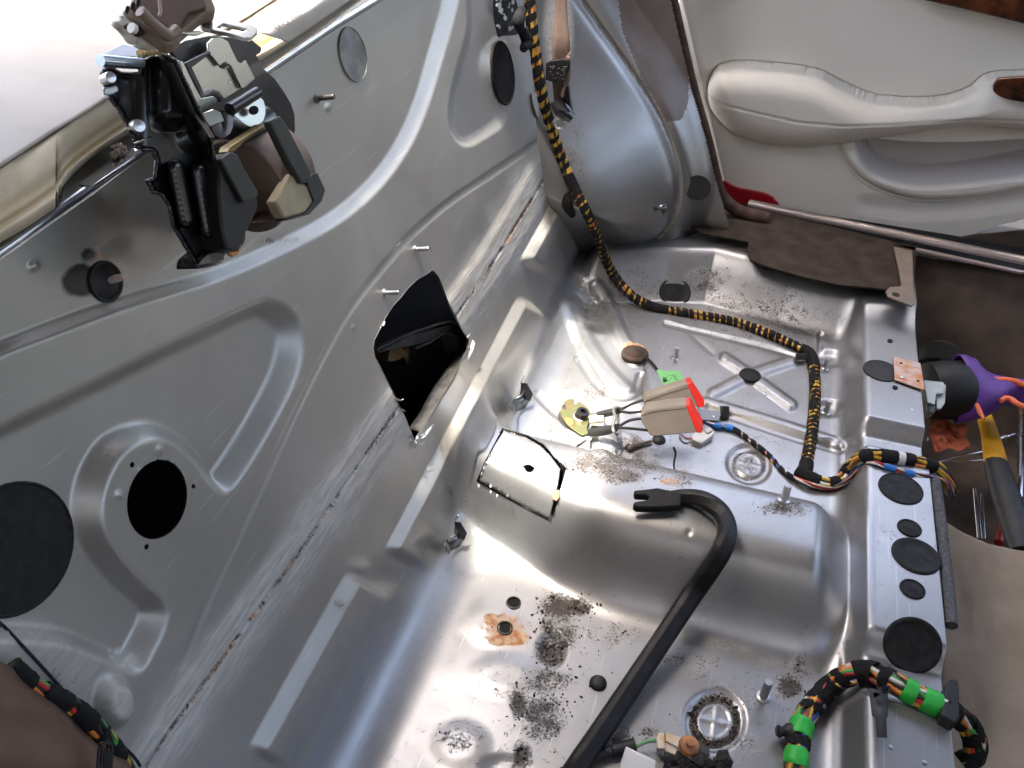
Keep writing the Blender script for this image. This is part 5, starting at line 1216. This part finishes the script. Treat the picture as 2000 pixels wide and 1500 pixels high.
def cap(a, b, w_, h):
    def f(U_, V_, d): 
        q, _, _ = polydist(U_, V_, [a, b], False, sign=False); return h*(1-sm(q, w_*.45, w_))
    return f
bumps = [cap((342, 330), (362, 428), 15, .010), cap((388, 335), (408, 450), 16, .011), lambda U_, V_, d: .012*sm(U_, 285, 330)*(1-sm(V_, 215, 260)), lambda U_, V_, d: .006*(1-sm(d, 0, 8)),
         lambda U_, V_, d: .010*sm(U_-(.42*(V_-300)+415), -30, 0), lambda U_, V_, d: .004*(1-sm(np.hypot(U_-375, V_-265), 10, 40)), lambda U_, V_, d: -.012*(1-sm(U_, 215, 285))]
pressed('main_bracket', mp, .056, ENAM, bumps)
plate('bracket_foot', Z5([(870, 1350), (940, 1290), (1040, 1270), (1075, 1300), (1075, 1380), (1030, 1410), (850, 1440)]), .064, .02, ENAM, .003)
for (a, b) in (((373, 210), (410, 268)), ((381, 216), (416, 268))): tube('bracket_rib', [B(*a, .078), B(*b, .078)], .0010, simple('worn_edge', (.30, .26, .24), .4, .8), reel, 6, 1)
for (u_, v_, r_) in ((211, 153, 11), (266, 247, 13)):
    p_ = B(u_, v_, .060); lathe('rivet', p_, BN+np.array([0, -.5, .2]), [(r_*mpp(p_), -.006), (r_*mpp(p_), .004), (r_*.9*mpp(p_), .0055), (.0003, .006)], simple('rivet_steel', (.66, .68, .72), .3, .9), reel, 22)
plate('bright_tab', Z4([(95, 715), (210, 697), (220, 745), (170, 770), (110, 775)]), .062, .002, simple('pale_blue_steel', (.45, .50, .55), .35, .8), .0008)
plate('bright_tab', Z4([(355, 1160), (488, 1105), (492, 1112), (362, 1170)]), .064, .002, REFL, .0)
tube('guide_rod', [B(196, 118, .060), B(240, 122, .060), B(276, 124, .062)], .0036, simple('blued_steel', (.50, .60, .75), .25, 1.0), reel, 14, 1)
plate('top_plate', Z4([(60, 450), (240, 355), (380, 380), (560, 420), (400, 470), (330, 460), (80, 460)]), .050, .004, ENAM, .001, tilt=np.array([.2, 0, .98]))
# bright plates of the lock
plate('lock_plate', Z4([(808, 545), (960, 430), (1010, 510), (1040, 550), (1075, 562), (1112, 535), (1212, 720), (1150, 760), (1075, 805), (1030, 742), (985, 732), (912, 772)]), .037, .002, REFL, .0004)
plate('lock_plate', Z4([(945, 350), (985, 310), (1050, 305), (1105, 335), (1150, 430), (1185, 500), (1215, 518), (1250, 490), (1328, 640), (1245, 712), (1215, 715), (1130, 535), (1085, 503), (1035, 535), (995, 480), (950, 430)]), .040, .002, REFL, .0004)
plate('lock_arm', Z4([(705, 490), (740, 500), (830, 690), (890, 800), (985, 780), (1020, 808), (1010, 848), (875, 920), (845, 865), (760, 640)]), .041, .002, REFL, .0004)
plate('lock_arm', Z4([(890, 925), (985, 885), (1060, 922), (1085, 990), (955, 1035)]), .048, .002, REFL, .0008, tilt=np.array([.8, -.45, .4])/np.linalg.norm([.8, -.45, .4]))
plate('lock_frame', Z4([(760, 510), (960, 410), (975, 430), (815, 545), (915, 760), (985, 725), (1035, 740), (1075, 800), (1050, 830), (1020, 808), (985, 780), (890, 800)]), .0405, .003, ENAM, .0008)
half = Z4([(1150, 935), (1250, 860), (1370, 790), (1400, 820), (1415, 880), (1414, 935), (1395, 990), (1350, 1025), (1295, 1040), (1230, 1010), (1180, 970)])
plate('half_round_tab', half, .062, .002, REFL, .0006, tilt=np.array([.9, -.25, .35])/np.linalg.norm([.9, -.25, .35]))
p_ = B(180+1312*.24, 898*.24, .0665); lathe('tab_hole', p_, np.array([.9, -.25, .35]), [(.0045, 0), (.0045, .0006), (.0003, .0007)], DARK, reel, 22, 1, .7)
tube('tab_roll', [B(180+1120*.24, 890*.24, .060), B(180+1345*.24, 755*.24, .060)], .0045, ENAM, reel, 12, 1)
tube('tab_roll', [B(180+1060*.24, 1010*.24, .050), B(180+1250*.24, 1060*.24, .050), B(180+1420*.24, 960*.24, .050)], .010, ENAM, reel, 12, 3)
# spool
sc_ = B(508, 342, .040); r_ = .038
SPW = simple('spool_webbing', (.17, .12, .092), .5, noise=.2, scale=30, bump=.3, bscale=900)
lathe('webbing_spool', sc_-np.array([0, .026, 0]), (0, 1, 0), [(r_*.3, 0), (r_*.98, 0)]+[(r_*(1-.005*(k % 2)), .002+k*.0018) for k in range(26)]+[(r_*.3, .05)], SPW, reel, 48)
fl = Z5([(1050, 545), (1130, 490), (1175, 520), (1345, 850), (1360, 930), (1300, 1060), (1250, 1160), (1200, 1300), (1100, 1290), (1060, 1100), (1030, 800)])
plate('spool_flange', fl, .078, .030, simple('near_black_plastic', (.010, .010, .010), .5), .002)
plate('spool_flange', Z5([(1050, 548), (1128, 484), (1180, 500), (1235, 610), (1350, 800), (1355, 845), (1235, 900), (1150, 740)]), .082, .004, OLIVE, .001)
plate('spool_flange', Z5([(1445, 235), (1530, 188), (1600, 290), (1700, 480), (1790, 668), (1760, 735), (1705, 745), (1600, 560)]), .088, .007, OLIVE, .0015)
plate('spool_flange', Z5([(1790, 665), (1835, 655), (1900, 795), (1870, 890), (1770, 995), (1590, 1045), (1590, 1030), (1740, 985), (1810, 885), (1750, 735)]), .086, .012, OLIVE, .0015)
plate('end_cap', Z5([(1610, 700), (1640, 655), (1700, 745), (1750, 745), (1812, 885), (1770, 965), (1700, 995), (1570, 1030), (1540, 980), (1495, 890)]), .084, .010, CREAMP, .002)
plate('cross_bar', Z5([(1110, 490), (1130, 440), (1250, 360), (1420, 250), (1440, 285), (1250, 400), (1160, 490)]), .072, .01, simple('olive_brass', (.20, .15, .06), .4, .4, noise=.3), .001)
plate('lower_strap', Z5([(1310, 1050), (1400, 990), (1500, 930), (1560, 1030), (1400, 1058)]), .055, .01, simple('dark_brown_plastic', (.09, .06, .045), .5), .001)
ORP = simple('orange_tab', (.60, .26, .08), .5)
plate('orange_tab', Z5([(1308, 1035), (1345, 1020), (1395, 1045), (1318, 1062)]), .05, .003, ORP, .0004)
plate('orange_tab', Z5([(1110, 1315), (1150, 1290), (1215, 1275), (1190, 1320), (1150, 1340)]), .045, .003, ORP, .0004)
plate('lower_housing', Z5([(1080, 1290), (1150, 1200), (1260, 1110), (1258, 1200), (1235, 1260), (1190, 1285), (1110, 1315)]), .058, .02, ENAM, .004)
# ---- buckle slide and latch tongue lying on top of the reel
bt = thing('belt_slide', B(330, 40, .10), 'worn taupe plastic belt guide with toothed edge resting on the belt reel', 'belt guide')
TPL = simple('taupe_plastic', (.24, .18, .14), .42, noise=.2, scale=30)
DBR = simple('brown_inside', (.10, .055, .04), .55, noise=.3, scale=30)
TN = np.array([.55, -.25, .8]); TN /= np.linalg.norm(TN)
plate('guide_rim', Z4([(240, 120), (250, 75), (310, 20), (330, -90), (950, -90), (1005, 45), (1005, 85), (975, 110), (925, 108), (870, 150), (735, 265), (710, 330), (630, 356), (575, 345), (520, 300), (400, 210), (270, 140)]), .10, .010, TPL, .002, bt, TN)
plate('guide_inside', Z4([(330, 60), (390, -80), (900, -80), (930, 60), (860, 85), (790, 100), (700, 240), (640, 260), (560, 190), (440, 90)]), .102, .006, DBR, .001, bt, TN)
tube('guide_edge', [B(180+x*.24, y*.24, .106) for x, y in ((390, 90), (480, 180), (590, 270), (640, 285), (690, 240))], .0035, TPL, bt, 8, 4)
for (x, y) in ((285, 62), (330, 32), (375, 5)): plate('guide_tooth', Z4([(x-14, y-6), (x+4, y-22), (x+22, y-6), (x+2, y+14)]), .108, .004, DARK, 0, bt, TN)
tube('pull_cord', [B(180+x*.24, y*.24, .110) for x, y in ((548, -30), (552, 30), (556, 80), (548, 130))], .0011, simple('cord', (.55, .48, .40), .8), bt, 6, 4)
def holed(name, outer, holes, p0, n_, thick, mat, root, bev=.0004):
    x, y, d_ = frame_of(n_); cu = bpy.data.curves.new(name, 'CURVE'); cu.dimensions = '2D'; cu.fill_mode = 'BOTH'; cu.extrude = thick/2; cu.bevel_depth = bev
    for poly in [outer]+holes:
        s = cu.splines.new('POLY'); s.points.add(len(poly)-1); s.use_cyclic_u = True
        for k, (u_, v_) in enumerate(poly):
            q = onplane(u_, v_, p0, n_)-p0; s.points[k].co = (q@x, q@y, 0, 1)
    tmp = bpy.data.objects.new(name, cu); COL.objects.link(tmp); bpy.context.view_layer.update()
    me = bpy.data.meshes.new_from_object(tmp.evaluated_get(bpy.context.evaluated_depsgraph_get())); bpy.data.objects.remove(tmp)
    for v_ in me.vertices: v_.co = tuple(p0+x*v_.co[0]+y*v_.co[1]+d_*v_.co[2])
    me.materials.clear(); me.materials.append(mat)
    return put(link(bpy.data.objects.new(name, me)), root)
lt = thing('latch_tongue', B(430, 50, .11), 'bright steel latch tongue with a rectangular slot on top of the belt reel', 'latch tongue')
tp0_ = B(180+1120*.24, 220*.24, .112); TN2 = np.array([.45, -.2, .85]); TN2 /= np.linalg.norm(TN2)
holed('tongue', Z4([(850, 152), (940, 105), (1000, 165), (1160, 190), (1320, 228), (1340, 245), (1338, 270), (1290, 318), (1240, 322), (1100, 280), (905, 240)]), [Z4([(1003, 238), (1065, 200), (1270, 250), (1205, 292), (1080, 262)])], tp0_, TN2, .0022, simple('tongue_steel', (.72, .74, .70), .25, 1.0, noise=.15), lt)
plate('tongue_neck', Z4([(740, 262), (870, 250), (930, 262), (860, 290), (735, 278)]), .108, .003, REFL, .0005, lt)
wb = thing('plastic_stop', B(240, 60, .09), 'broken white plastic piece beside the belt guide on the parcel shelf edge', 'plastic piece')
bmv = []
for (x, y, r_) in ((195, 200, 46), (240, 150, 40), (260, 240, 55), (310, 300, 62), (380, 340, 62), (450, 360, 56), (520, 370, 44), (300, 200, 34), (450, 300, 50)): bmv.append((x, y, r_))
def blobmesh(name, items, off, mat, root, zs=.24, u0=180, v0=0, rough=.15):
    bm = bmesh.new()
    for (x, y, r_) in items:
        p_ = B(u0+x*zs, v0+y*zs, off+random.uniform(-.003, .003)); rad = r_*zs*mpp(p_)
        g_ = bmesh.ops.create_icosphere(bm, subdivisions=3, radius=rad)
        for v_ in g_['verts']:
            n_ = v_.co.normalized(); v_.co = v_.co*(1+rough*(math.sin(n_.x*7+x)*math.cos(n_.y*6+y)+.5*math.sin(n_.z*13)))+Vector(tuple(p_))
    me = bpy.data.meshes.new(name); bm.to_mesh(me); bm.free(); me.materials.append(mat); me.polygons.foreach_set('use_smooth', np.full(len(me.polygons), True))
    return put(link(bpy.data.objects.new(name, me)), root)
o = blobmesh('white_shell', bmv, .085, simple('white_nylon', (.78, .76, .70), .3, noise=.06), wb); rmd = o.modifiers.new('r', 'REMESH'); rmd.mode = 'VOXEL'; rmd.voxel_size = .0018; sm_ = o.modifiers.new('s', 'SMOOTH'); sm_.iterations = 4
plate('dark_recess', Z4([(285, 205), (320, 180), (400, 205), (445, 270), (400, 300), (350, 270)]), .104, .004, DARK, .001, wb)
tube('white_pin', [B(180+315*.24, 225*.24, .108), B(180+345*.24, 240*.24, .108)], .003, simple('white_nylon_pin', (.78, .76, .70), .3), wb, 8, 1)
fo = thing('foam_crumbs', B(290, 98, .07), 'crumbling yellow foam piled on the top plate of the belt reel', 'foam')
blobmesh('foam', [(random.uniform(360, 570), random.uniform(408, 450), random.uniform(10, 22)) for _ in range(46)], .075, simple('yellow_foam', (.60, .47, .27), .95, noise=.4, scale=200), fo, rough=.4)
# lump of torn material on the flange, and the paper-tape strip with lettering
t = thing('torn_padding', B(225, 297, .01), 'shred of torn grey padding stuck to the flange beside the reel', 'padding')
blobmesh('padding', [(random.uniform(160, 280), random.uniform(440, 540), random.uniform(10, 26)) for _ in range(30)], .004, simple('grey_fluff', (.42, .37, .34), .95, noise=.4, scale=200), t, v0=180, rough=.5)
prism('flange_plate', [P(u_, v_, .5995) for u_, v_ in ((152, 358), (182, 362), (264, 306), (262, 290), (240, 296))], (0, 0, -.0025), FLG, car, .0006)
ls = thing('paper_strip', (-.47, .72, .64), 'white masking paper strip with handwritten OLSO and SEQ 760 along the shelf edge', 'paper strip')
PAP = simple('masking_paper', (.74, .69, .62), .38, noise=.08, scale=30)
def shelfpt(u, v, lift=.0015):
    # nearest sheet point of the vinyl edge seen at this pixel
    Pg = SS[:nsplit+8]; a, b = proj(Pg); k = np.unravel_index(np.argmin(np.hypot(a-u, b-v)), a.shape)
    return Pg[k]
strip_top = [(506, 62), (530, 44), (560, 24), (590, 2), (620, -18), (650, -38)]; strip_bot = [(563, 84), (590, 66), (620, 46), (650, 25), (690, -5), (710, -20)]
rows = 14; G = np.zeros((26, rows, 3)); at_ = smooth_pts(strip_top, 6)[:26]; ab_ = smooth_pts(strip_bot, 6)[:26]
for i in range(26):
    for j in range(rows):
        t_ = j/(rows-1); uv_ = at_[i]*(1-t_)+ab_[i]*t_
        zz = .6425-.024*t_**1.7
        G[i, j] = P(uv_[0], uv_[1], zz)
o = gridmesh('paper', G, PAP, ls); s_ = o.modifiers.new('s', 'SOLIDIFY'); s_.thickness = .0006
q0 = P(560, 40, .6425); qn = np.cross(P(600, 30, .640)-P(540, 50, .640), P(560, 60, .632)-P(560, 40, .645)); qn /= np.linalg.norm(qn); qn = qn if qn@VIEW < 0 else -qn
INKB = simple('biro_ink', (.02, .015, .03), .6)
text('OLSO  N', 522, 54, 570, 22, P(540, 40, .6435), np.array([.25, 0, .97]), 8, INKB, ls)
text('SEQ 760', 541, 61, 590, 29, P(560, 44, .6408), np.array([.55, 0, .83]), 8.5, INKB, ls)
# ------------------------------------------------------------------ footwell clutter
FZ = -.20
def FP(u, v, h=0.0): return P(u, v, FZ+h)
tl_ = thing('corded_tool', FP(1850, 760, .08), 'large black round-bodied tool half hidden under the purple glove in the footwell', 'tool')
_tc = P(1850, 762, -.045); lathe('tool_body', _tc, RIGHT, [(.02, -.042), (54*mpp(_tc), -.036), (58*mpp(_tc), -.01), (58*mpp(_tc), .02), (.03, .05), (.01, .055)], simple('tool_black', (.005, .005, .005), .6, noise=.4), tl_, 28)
lathe('tool_knob', P(1835, 705, -.06), np.array([.2, .9, .4]), [(.02, -.03), (.035, -.02), (.038, .015), (.025, .03), (.005, .034)], simple('tool_black_foam', (.004, .004, .004), .95, noise=.5, bump=1), tl_, 22)
hb = thing('hinge_bracket', P(1830, 770, .02), 'pale grey folded steel bracket sticking out from under the cross member edge', 'bracket')
GM = simple('pale_grey_steel', (.42, .46, .44), .45, .4, noise=.1)
prism('bracket_plate', [P(u_, v_, .028) for u_, v_ in ((1804, 742), (1842, 746), (1846, 752), (1843, 768), (1829, 768), (1826, 790), (1812, 786))], (0, 0, -.004), GM, hb, .001)
prism('bracket_plate', [P(u_, v_, .020) for u_, v_ in ((1842, 748), (1848, 753), (1846, 786), (1838, 798), (1830, 797), (1830, 770), (1841, 770))], (0, 0, -.004), GM, hb, .001)
prism('bracket_plate', [P(u_, v_, .010) for u_, v_ in ((1810, 788), (1828, 792), (1824, 806), (1812, 802))], (0, 0, -.004), simple('grey_steel_dark', (.20, .21, .20), .4, .6), hb, .001)
gl = thing('work_glove', FP(1900, 760, .12), 'purple rubber work glove with orange inside pulled over the black tool', 'glove')
PUR = simple('purple_rubber', (.11, .035, .26), .5, noise=.2, scale=25, bump=.4, bscale=200)
ORA = simple('orange_rubber', (.70, .14, .05), .55, noise=.2, scale=30, bump=.4)
rings = [((1862, 760), 62, .055), ((1880, 762), 66, .058), ((1905, 768), 56, .052), ((1930, 770), 42, .042), ((1955, 762), 30, .032), ((1985, 762), 27, .028), ((2030, 775), 27, .028), ((2080, 790), 26, .026)]
vs = []; K = 30
for i, ((u_, v_), rp, rw) in enumerate(rings):
    c_ = P(u_, v_, -.045)
    for k in range(K):
        a = 2*math.pi*k/K; w_ = 1+.10*math.sin(3*a+i)+.07*math.sin(5*a+2*i)+.04*math.sin(9*a+3*i)
        vs.append(c_+UPV*(rp*mpp(c_)*math.cos(a)*w_)+(-VIEW)*(rw*.8*math.sin(a)*w_)+RIGHT*.006*math.sin(2*a+i))
fs = [(i*K+k, i*K+(k+1) % K, (i+1)*K+(k+1) % K, (i+1)*K+k) for i in range(len(rings)-1) for k in range(K)]
o = put(mesh('glove_sleeve', vs, fs, PUR), gl); ss = o.modifiers.new('sub', 'SUBSURF'); ss.levels = 1; ss.render_levels = 1; so = o.modifiers.new('s', 'SOLIDIFY'); so.thickness = .0025
tube('glove_finger', [P(u_, v_, -.02) for u_, v_ in ((1862, 742), (1872, 722), (1888, 712), (1900, 718), (1908, 745))], [.010, .014, .014, .010], PUR, gl, 12, 5)
tube('orange_edge', [P(u_, v_, -.02) for u_, v_ in ((1905, 728), (1925, 736), (1950, 742), (1975, 744), (2010, 756), (2060, 775))], [.004, .005, .006, .005], ORA, gl, 8, 5)
tube('orange_edge', [P(u_, v_, -.03) for u_, v_ in ((1955, 783), (1963, 778), (1975, 780), (1990, 790), (2030, 805))], [.004, .005, .004], ORA, gl, 8, 5)
tube('orange_edge', [P(u_, v_, -.008) for u_, v_ in ((1908, 790), (1914, 805), (1922, 818))], [.003, .004, .002], ORA, gl, 8, 5)
rg = thing('orange_rag', FP(1850, 860, .05), 'dull orange rag lying in shadow under the purple glove', 'rag')
G = np.zeros((24, 20, 3))
for i in range(24):
    for j in range(20):
        a, b = i/23, j/19; uv_ = np.array([1815, 815])*(1-a)*(1-b)+np.array([1885, 830])*a*(1-b)+np.array([1822, 880])*(1-a)*b+np.array([1892, 876])*a*b
        G[i, j] = P(uv_[0]+3*math.sin(b*9), uv_[1]+3*math.sin(a*11), -.10+.02*fbm(np.array(a*5), np.array(b*5), 12))
gridmesh('rag_cloth', G, simple('orange_cloth', (.40, .085, .03), .85, noise=.3, scale=40, bump=.5), rg)
hk = thing('knife_handle', FP(1960, 930, .05), 'yellow and black tool handle pointing down in the footwell', 'tool handle')
YEL = simple('yellow_grip', (.68, .34, .01), .45, noise=.15)
def stick(name, uv_, h, rpx, mat, root, flat=.5, seg=12):
    return tube(name, path3([(u_, v_, P(u_, v_, h)) for u_, v_ in uv_], 4), [q*mpp(P(*uv_[0], h)) for q in rpx], mat, root, seg, 1, flat=flat)
stick('yellow_grip', [(1922, 812), (1934, 850), (1946, 908)], -.12, [15, 17, 22], YEL, hk, .6); stick('black_grip', [(1945, 904), (1962, 960), (1985, 1030), (2000, 1080)], -.12, [23, 27, 27, 24], BLACK, hk, .7)
ys_ = thing('screwdriver', FP(1995, 720, .05), 'yellow-handled screwdriver cut by the right edge of the view', 'screwdriver')
stick('yellow_grip', [(1998, 688), (1997, 730), (1994, 790)], -.14, [16, 18, 10], YEL, ys_, .8); stick('shank', [(1994, 790), (1992, 860), (1991, 930)], -.15, [4, 4], STEEL, ys_, 1)
CHR = simple('chrome', (.60, .60, .62), .15, 1.0, noise=.15)
for label, uv_, r_ in (('slim chrome spanner lying crosswise below the orange rag', [(1822, 905), (1870, 892), (1925, 880)], [3, 2.4, 3]), ('second thin chrome rod beside the crosswise spanner', [(1828, 900), (1880, 900), (1920, 898)], [2, 2]), ('flat chrome spanner end behind the yellow handle', [(1950, 856), (1965, 850), (1982, 846)], [5, 7, 2]), ('chrome spanner standing upright left of the black grip', [(1904, 955), (1909, 1000), (1914, 1052)], [4, 5, 5]), ('narrow chrome rod right beside the upright spanner', [(1917, 965), (1920, 1010), (1922, 1052)], [3, 3.4]), ('pale yellow-grey blade along the right edge of the footwell', [(1998, 900), (1995, 960), (1992, 990)], [4, 8, 12])):
    t = thing('chrome_tool', P(*uv_[0], -.17), label, 'tool', 'chrome tools in the footwell'); stick('shaft', uv_, -.17, r_, CHR, t, .5)
t = thing('red_screwdriver', P(1965, 1030, -.16), 'dark red handle lying under the black grip in the footwell', 'tool handle')
stick('red_grip', [(1950, 1060), (1962, 1020), (1972, 985)], -.17, [9, 11, 8], simple('dark_red', (.20, .01, .012), .4), t, .9)
# ------------------------------------------------------------------ connectors at the bottom edge
bc = thing('connector_block', on(1310, 1450), 'stained white connector block with a green and grey wire at the bottom edge', 'connector')
pc = on(1310, 1450, .022); cn = np.array([0, -.25, 1.0]); cn /= np.linalg.norm(cn)
STW = simple('stained_white', (.66, .63, .58), .45, noise=.1, scale=60, col2=(.62, .42, .22))
for pts, z_ in (([(1282, 1440), (1288, 1430), (1297, 1431), (1300, 1462), (1284, 1462)], 0), ([(1300, 1430), (1330, 1440), (1358, 1452), (1358, 1462), (1340, 1468), (1300, 1447)], .002), ([(1298, 1448), (1322, 1458), (1340, 1470), (1325, 1478), (1298, 1466)], -.002)):
    prism('connector_body', [onplane(u_, v_, pc+cn*z_, cn) for u_, v_ in pts], -cn*.012, STW, bc, .001)
for k, c in ((0, 'green'), (1, 'grey')): tube('lead', path3([(1240, 1459+k*2, on(1240, 1459, .014)), (1262, 1449+k, None), (1284, 1444+k*3, pc)], 5), .0016, wire_mat(c), bc, 6, 1)
prism('grey_tape', [onplane(u_, v_, pc, cn) for u_, v_ in ((1360, 1452), (1386, 1460), (1387, 1475), (1376, 1484), (1358, 1466))], -cn*.003, DUCT, bc, .0004)
ch = thing('corrugated_hose', on(1180, 1470), 'black corrugated sleeve running from the crowbar to the connector block', 'hose')
pp = path3([(1085, 1520, on(1095, 1495, .012)), (1130, 1492, on(1130, 1492, .012)), (1180, 1472, on(1180, 1472, .012)), (1215, 1462, on(1215, 1462, .012)), (1240, 1456, on(1240, 1456, .013))], 8)
pts, L_ = resample(pp, .0012); tube('sleeve', pts, [.0052 if (k//2) % 2 else .0064 for k in range(len(pts))], BLACK, ch, 12, 1)
tube('sleeve_end', pts[-22:], [.0066, .0072], RUB, ch, 12, 1)
t = prism('white_plate', [onplane(u_, v_, on(1245, 1485, .030), np.array([0, -.5, 1.0])) for u_, v_ in ((1222, 1460), (1280, 1488), (1278, 1520), (1208, 1530), (1212, 1490))], (0, .003, -.002), WPL, None, .001)
tag(t, 'plain white plastic plate standing at the bottom edge beside the crowbar', 'plastic plate')
bl = thing('black_padding', on(1370, 1480), 'torn black padding with an orange-brown bolt at the bottom edge', 'padding')
def blobs(name, n, ur, vr, hr, rr_, mat, root, seed):
    r2 = np.random.default_rng(seed); bm = bmesh.new()
    for _ in range(n):
        u_, v_ = r2.uniform(*ur), r2.uniform(*vr)
        p_ = on(u_, min(v_, 1496), r2.uniform(*hr)); p_ = p_+(P(u_, v_, p_[2])-p_)
        g_ = bmesh.ops.create_icosphere(bm, subdivisions=1, radius=r2.uniform(*rr_)); sc3 = r2.uniform(.5, 1.4, 3)
        for v3 in g_['verts']: v3.co = Vector((v3.co.x*sc3[0], v3.co.y*sc3[1], v3.co.z*sc3[2]))*r2.uniform(.8, 1.2)+Vector(tuple(p_))
    me = bpy.data.meshes.new(name); bm.to_mesh(me); bm.free(); me.materials.append(mat)
    o = link(bpy.data.objects.new(name, me)); 
    return put(o, root) if root is not None else o
blobs('padding', 90, (1300, 1420), (1476, 1545), (.006, .022), (.003, .009), simple('charred_padding', (.022, .018, .016), .9, noise=.5, scale=150, bump=.8), bl, 5)
lathe('bolt', on(1338, 1482, .026), (0, -.2, 1), [(.011, 0), (.009, .004), (.004, .006), (.004, .012), (.0004, .013)], simple('orange_brown', (.38, .16, .06), .6, noise=.4), bl, 14)

# ------------------------------------------------------------------ loose dirt crumbs on the pan
def crumbs():
    r2 = np.random.default_rng(11); V3 = []; F3 = []
    base = [(1, 0, 0), (-1, 0, 0), (0, 1, 0), (0, -1, 0), (0, 0, 1), (0, 0, -1)]
    ff = [(0, 2, 4), (2, 1, 4), (1, 3, 4), (3, 0, 4), (2, 0, 5), (1, 2, 5), (3, 1, 5), (0, 3, 5)]
    spots = [(1180, 905, 60, 20, 230, .0010), (1215, 925, 60, 16, 150, .0009), (1140, 1190, 26, 16, 110, .0015), (1098, 1172, 40, 20, 90, .0012), (1082, 1268, 20, 30, 260, .0015), (1055, 1205, 20, 34, 70, .0016), (1014, 1380, 14, 34, 80, .0014), (1062, 1405, 50, 46, 110, .0011), (1060, 1350, 60, 36, 90, .0012), (1130, 1300, 60, 60, 70, .0012), (1020, 1480, 18, 30, 80, .0015), (1215, 1442, 26, 16, 90, .0010),
             (1270, 1428, 30, 12, 50, .0009), (1545, 1335, 24, 34, 120, .0011), (1440, 1365, 70, 30, 60, .0008), (1190, 1235, 110, 20, 90, .0009), (1400, 900, 160, 60, 130, .0006), (1530, 990, 50, 16, 90, .0008), (1300, 1350, 200, 110, 160, .0007), (1130, 880, 60, 30, 110, .0008), (1090, 1230, 130, 40, 90, .0009), (1230, 870, 24, 14, 60, .0010), (905, 1440, 46, 40, 60, .0008), (1397, 1408, 48, 50, 0, .001), (1090, 820, 30, 40, 60, .0007), (1375, 548, 60, 30, 110, .0008), (1120, 680, 50, 80, 60, .0007)]
    for (cu, cv, su_, sv_, n, sz) in spots:
        for _ in range(int(n*.42)):
            u_ = cu+r2.normal()*su_*.62; v_ = cv+r2.normal()*sv_*.62
            if v_ > 1495: continue
            k = nearest(u_, v_)
            if k is None: continue
            p_, n_ = SURF[k], NRM[k]; p_ = p_+(np.array([EY[0]*0, 0, 0]))
            s = sz*.62*math.exp(min(.95, r2.normal()*.75)); q, _ = np.linalg.qr(r2.normal(size=(3, 3))); sc3 = s*r2.uniform(.4, 1.4, 3)
            o_ = len(V3)
            jitter = (r2.uniform(-.5, .5, 2))*.0019
            for b_ in base: V3.append(p_+np.array([jitter[0], jitter[1], 0])+n_*s*.4+q@(np.array(b_)*sc3))
            F3 += [tuple(o_+i for i in f_) for f_ in ff]
    # ring of dirt in the near drain
    for _ in range(420):
        a = r2.uniform(0, 6.28); rr2 = r2.uniform(.62, .80); u_ = 1397+60*rr2*math.cos(a); v_ = 1408+62*rr2*math.sin(a); k = nearest(u_, v_)
        if k is None: continue
        s = .0011*math.exp(r2.normal()*.4); q, _ = np.linalg.qr(r2.normal(size=(3, 3))); sc3 = s*r2.uniform(.4, 1.4, 3); o_ = len(V3)
        for b_ in base: V3.append(SURF[k]+NRM[k]*s*.3+q@(np.array(b_)*sc3))
        F3 += [tuple(o_+i for i in f_) for f_ in ff]
    # fluff and lint between the grit
    for _ in range(260):
        cu, cv, su_, sv_, n, sz = spots[int(r2.integers(0, len(spots)))]
        k = nearest(cu+r2.normal()*su_*1.3, min(1490, cv+r2.normal()*sv_*1.3))
        if k is None: continue
        a = r2.uniform(0, 6.28); L_ = r2.uniform(.003, .010); d1 = np.array([math.cos(a), math.sin(a), .12*r2.normal()])*L_; w1 = np.array([-math.sin(a), math.cos(a), 0])*.00025; p_ = SURF[k]+NRM[k]*.0006; o_ = len(V3)
        b1 = p_+d1*.5+w1*r2.normal()*4
        V3 += [p_-w1, p_+w1, b1+w1, b1-w1, p_+d1, p_+d1]; F3 += [(o_, o_+1, o_+2), (o_, o_+2, o_+3), (o_+3, o_+2, o_+4)]
    F3 = np.array(F3); mm = (r2.random(len(F3)//8+1) > .6).astype(int); fm = np.repeat(mm, 8)[:len(F3)]
    a_ = simple('crumb_dirt', (.022, .016, .012), .9, noise=.6, scale=300); b_ = simple('crumb_grit', (.11, .085, .065), .9, noise=.6, scale=300)
    return mesh('dirt_crumbs', np.array(V3), F3, a_, smooth=False, mats=[a_, b_], fm=fm)
_gi, _gj = np.nonzero(FL & (U2 > 800) & (U2 < 1700) & (V2 > 480) & (V2 < 1510))
_cells = {}
for a_, b_ in zip(_gi, _gj): _cells.setdefault((int(U2[a_, b_]//4), int(V2[a_, b_]//4)), (a_, b_))
def nearest(u_, v_):
    for du_, dv_ in ((0, 0), (1, 0), (-1, 0), (0, 1), (0, -1)):
        k = _cells.get((int(u_//4)+du_, int(v_//4)+dv_))
        if k: return k
    return None
o = crumbs(); tag(o, 'scattered dark dirt crumbs on the silver seat pan', 'dirt', kind='stuff')
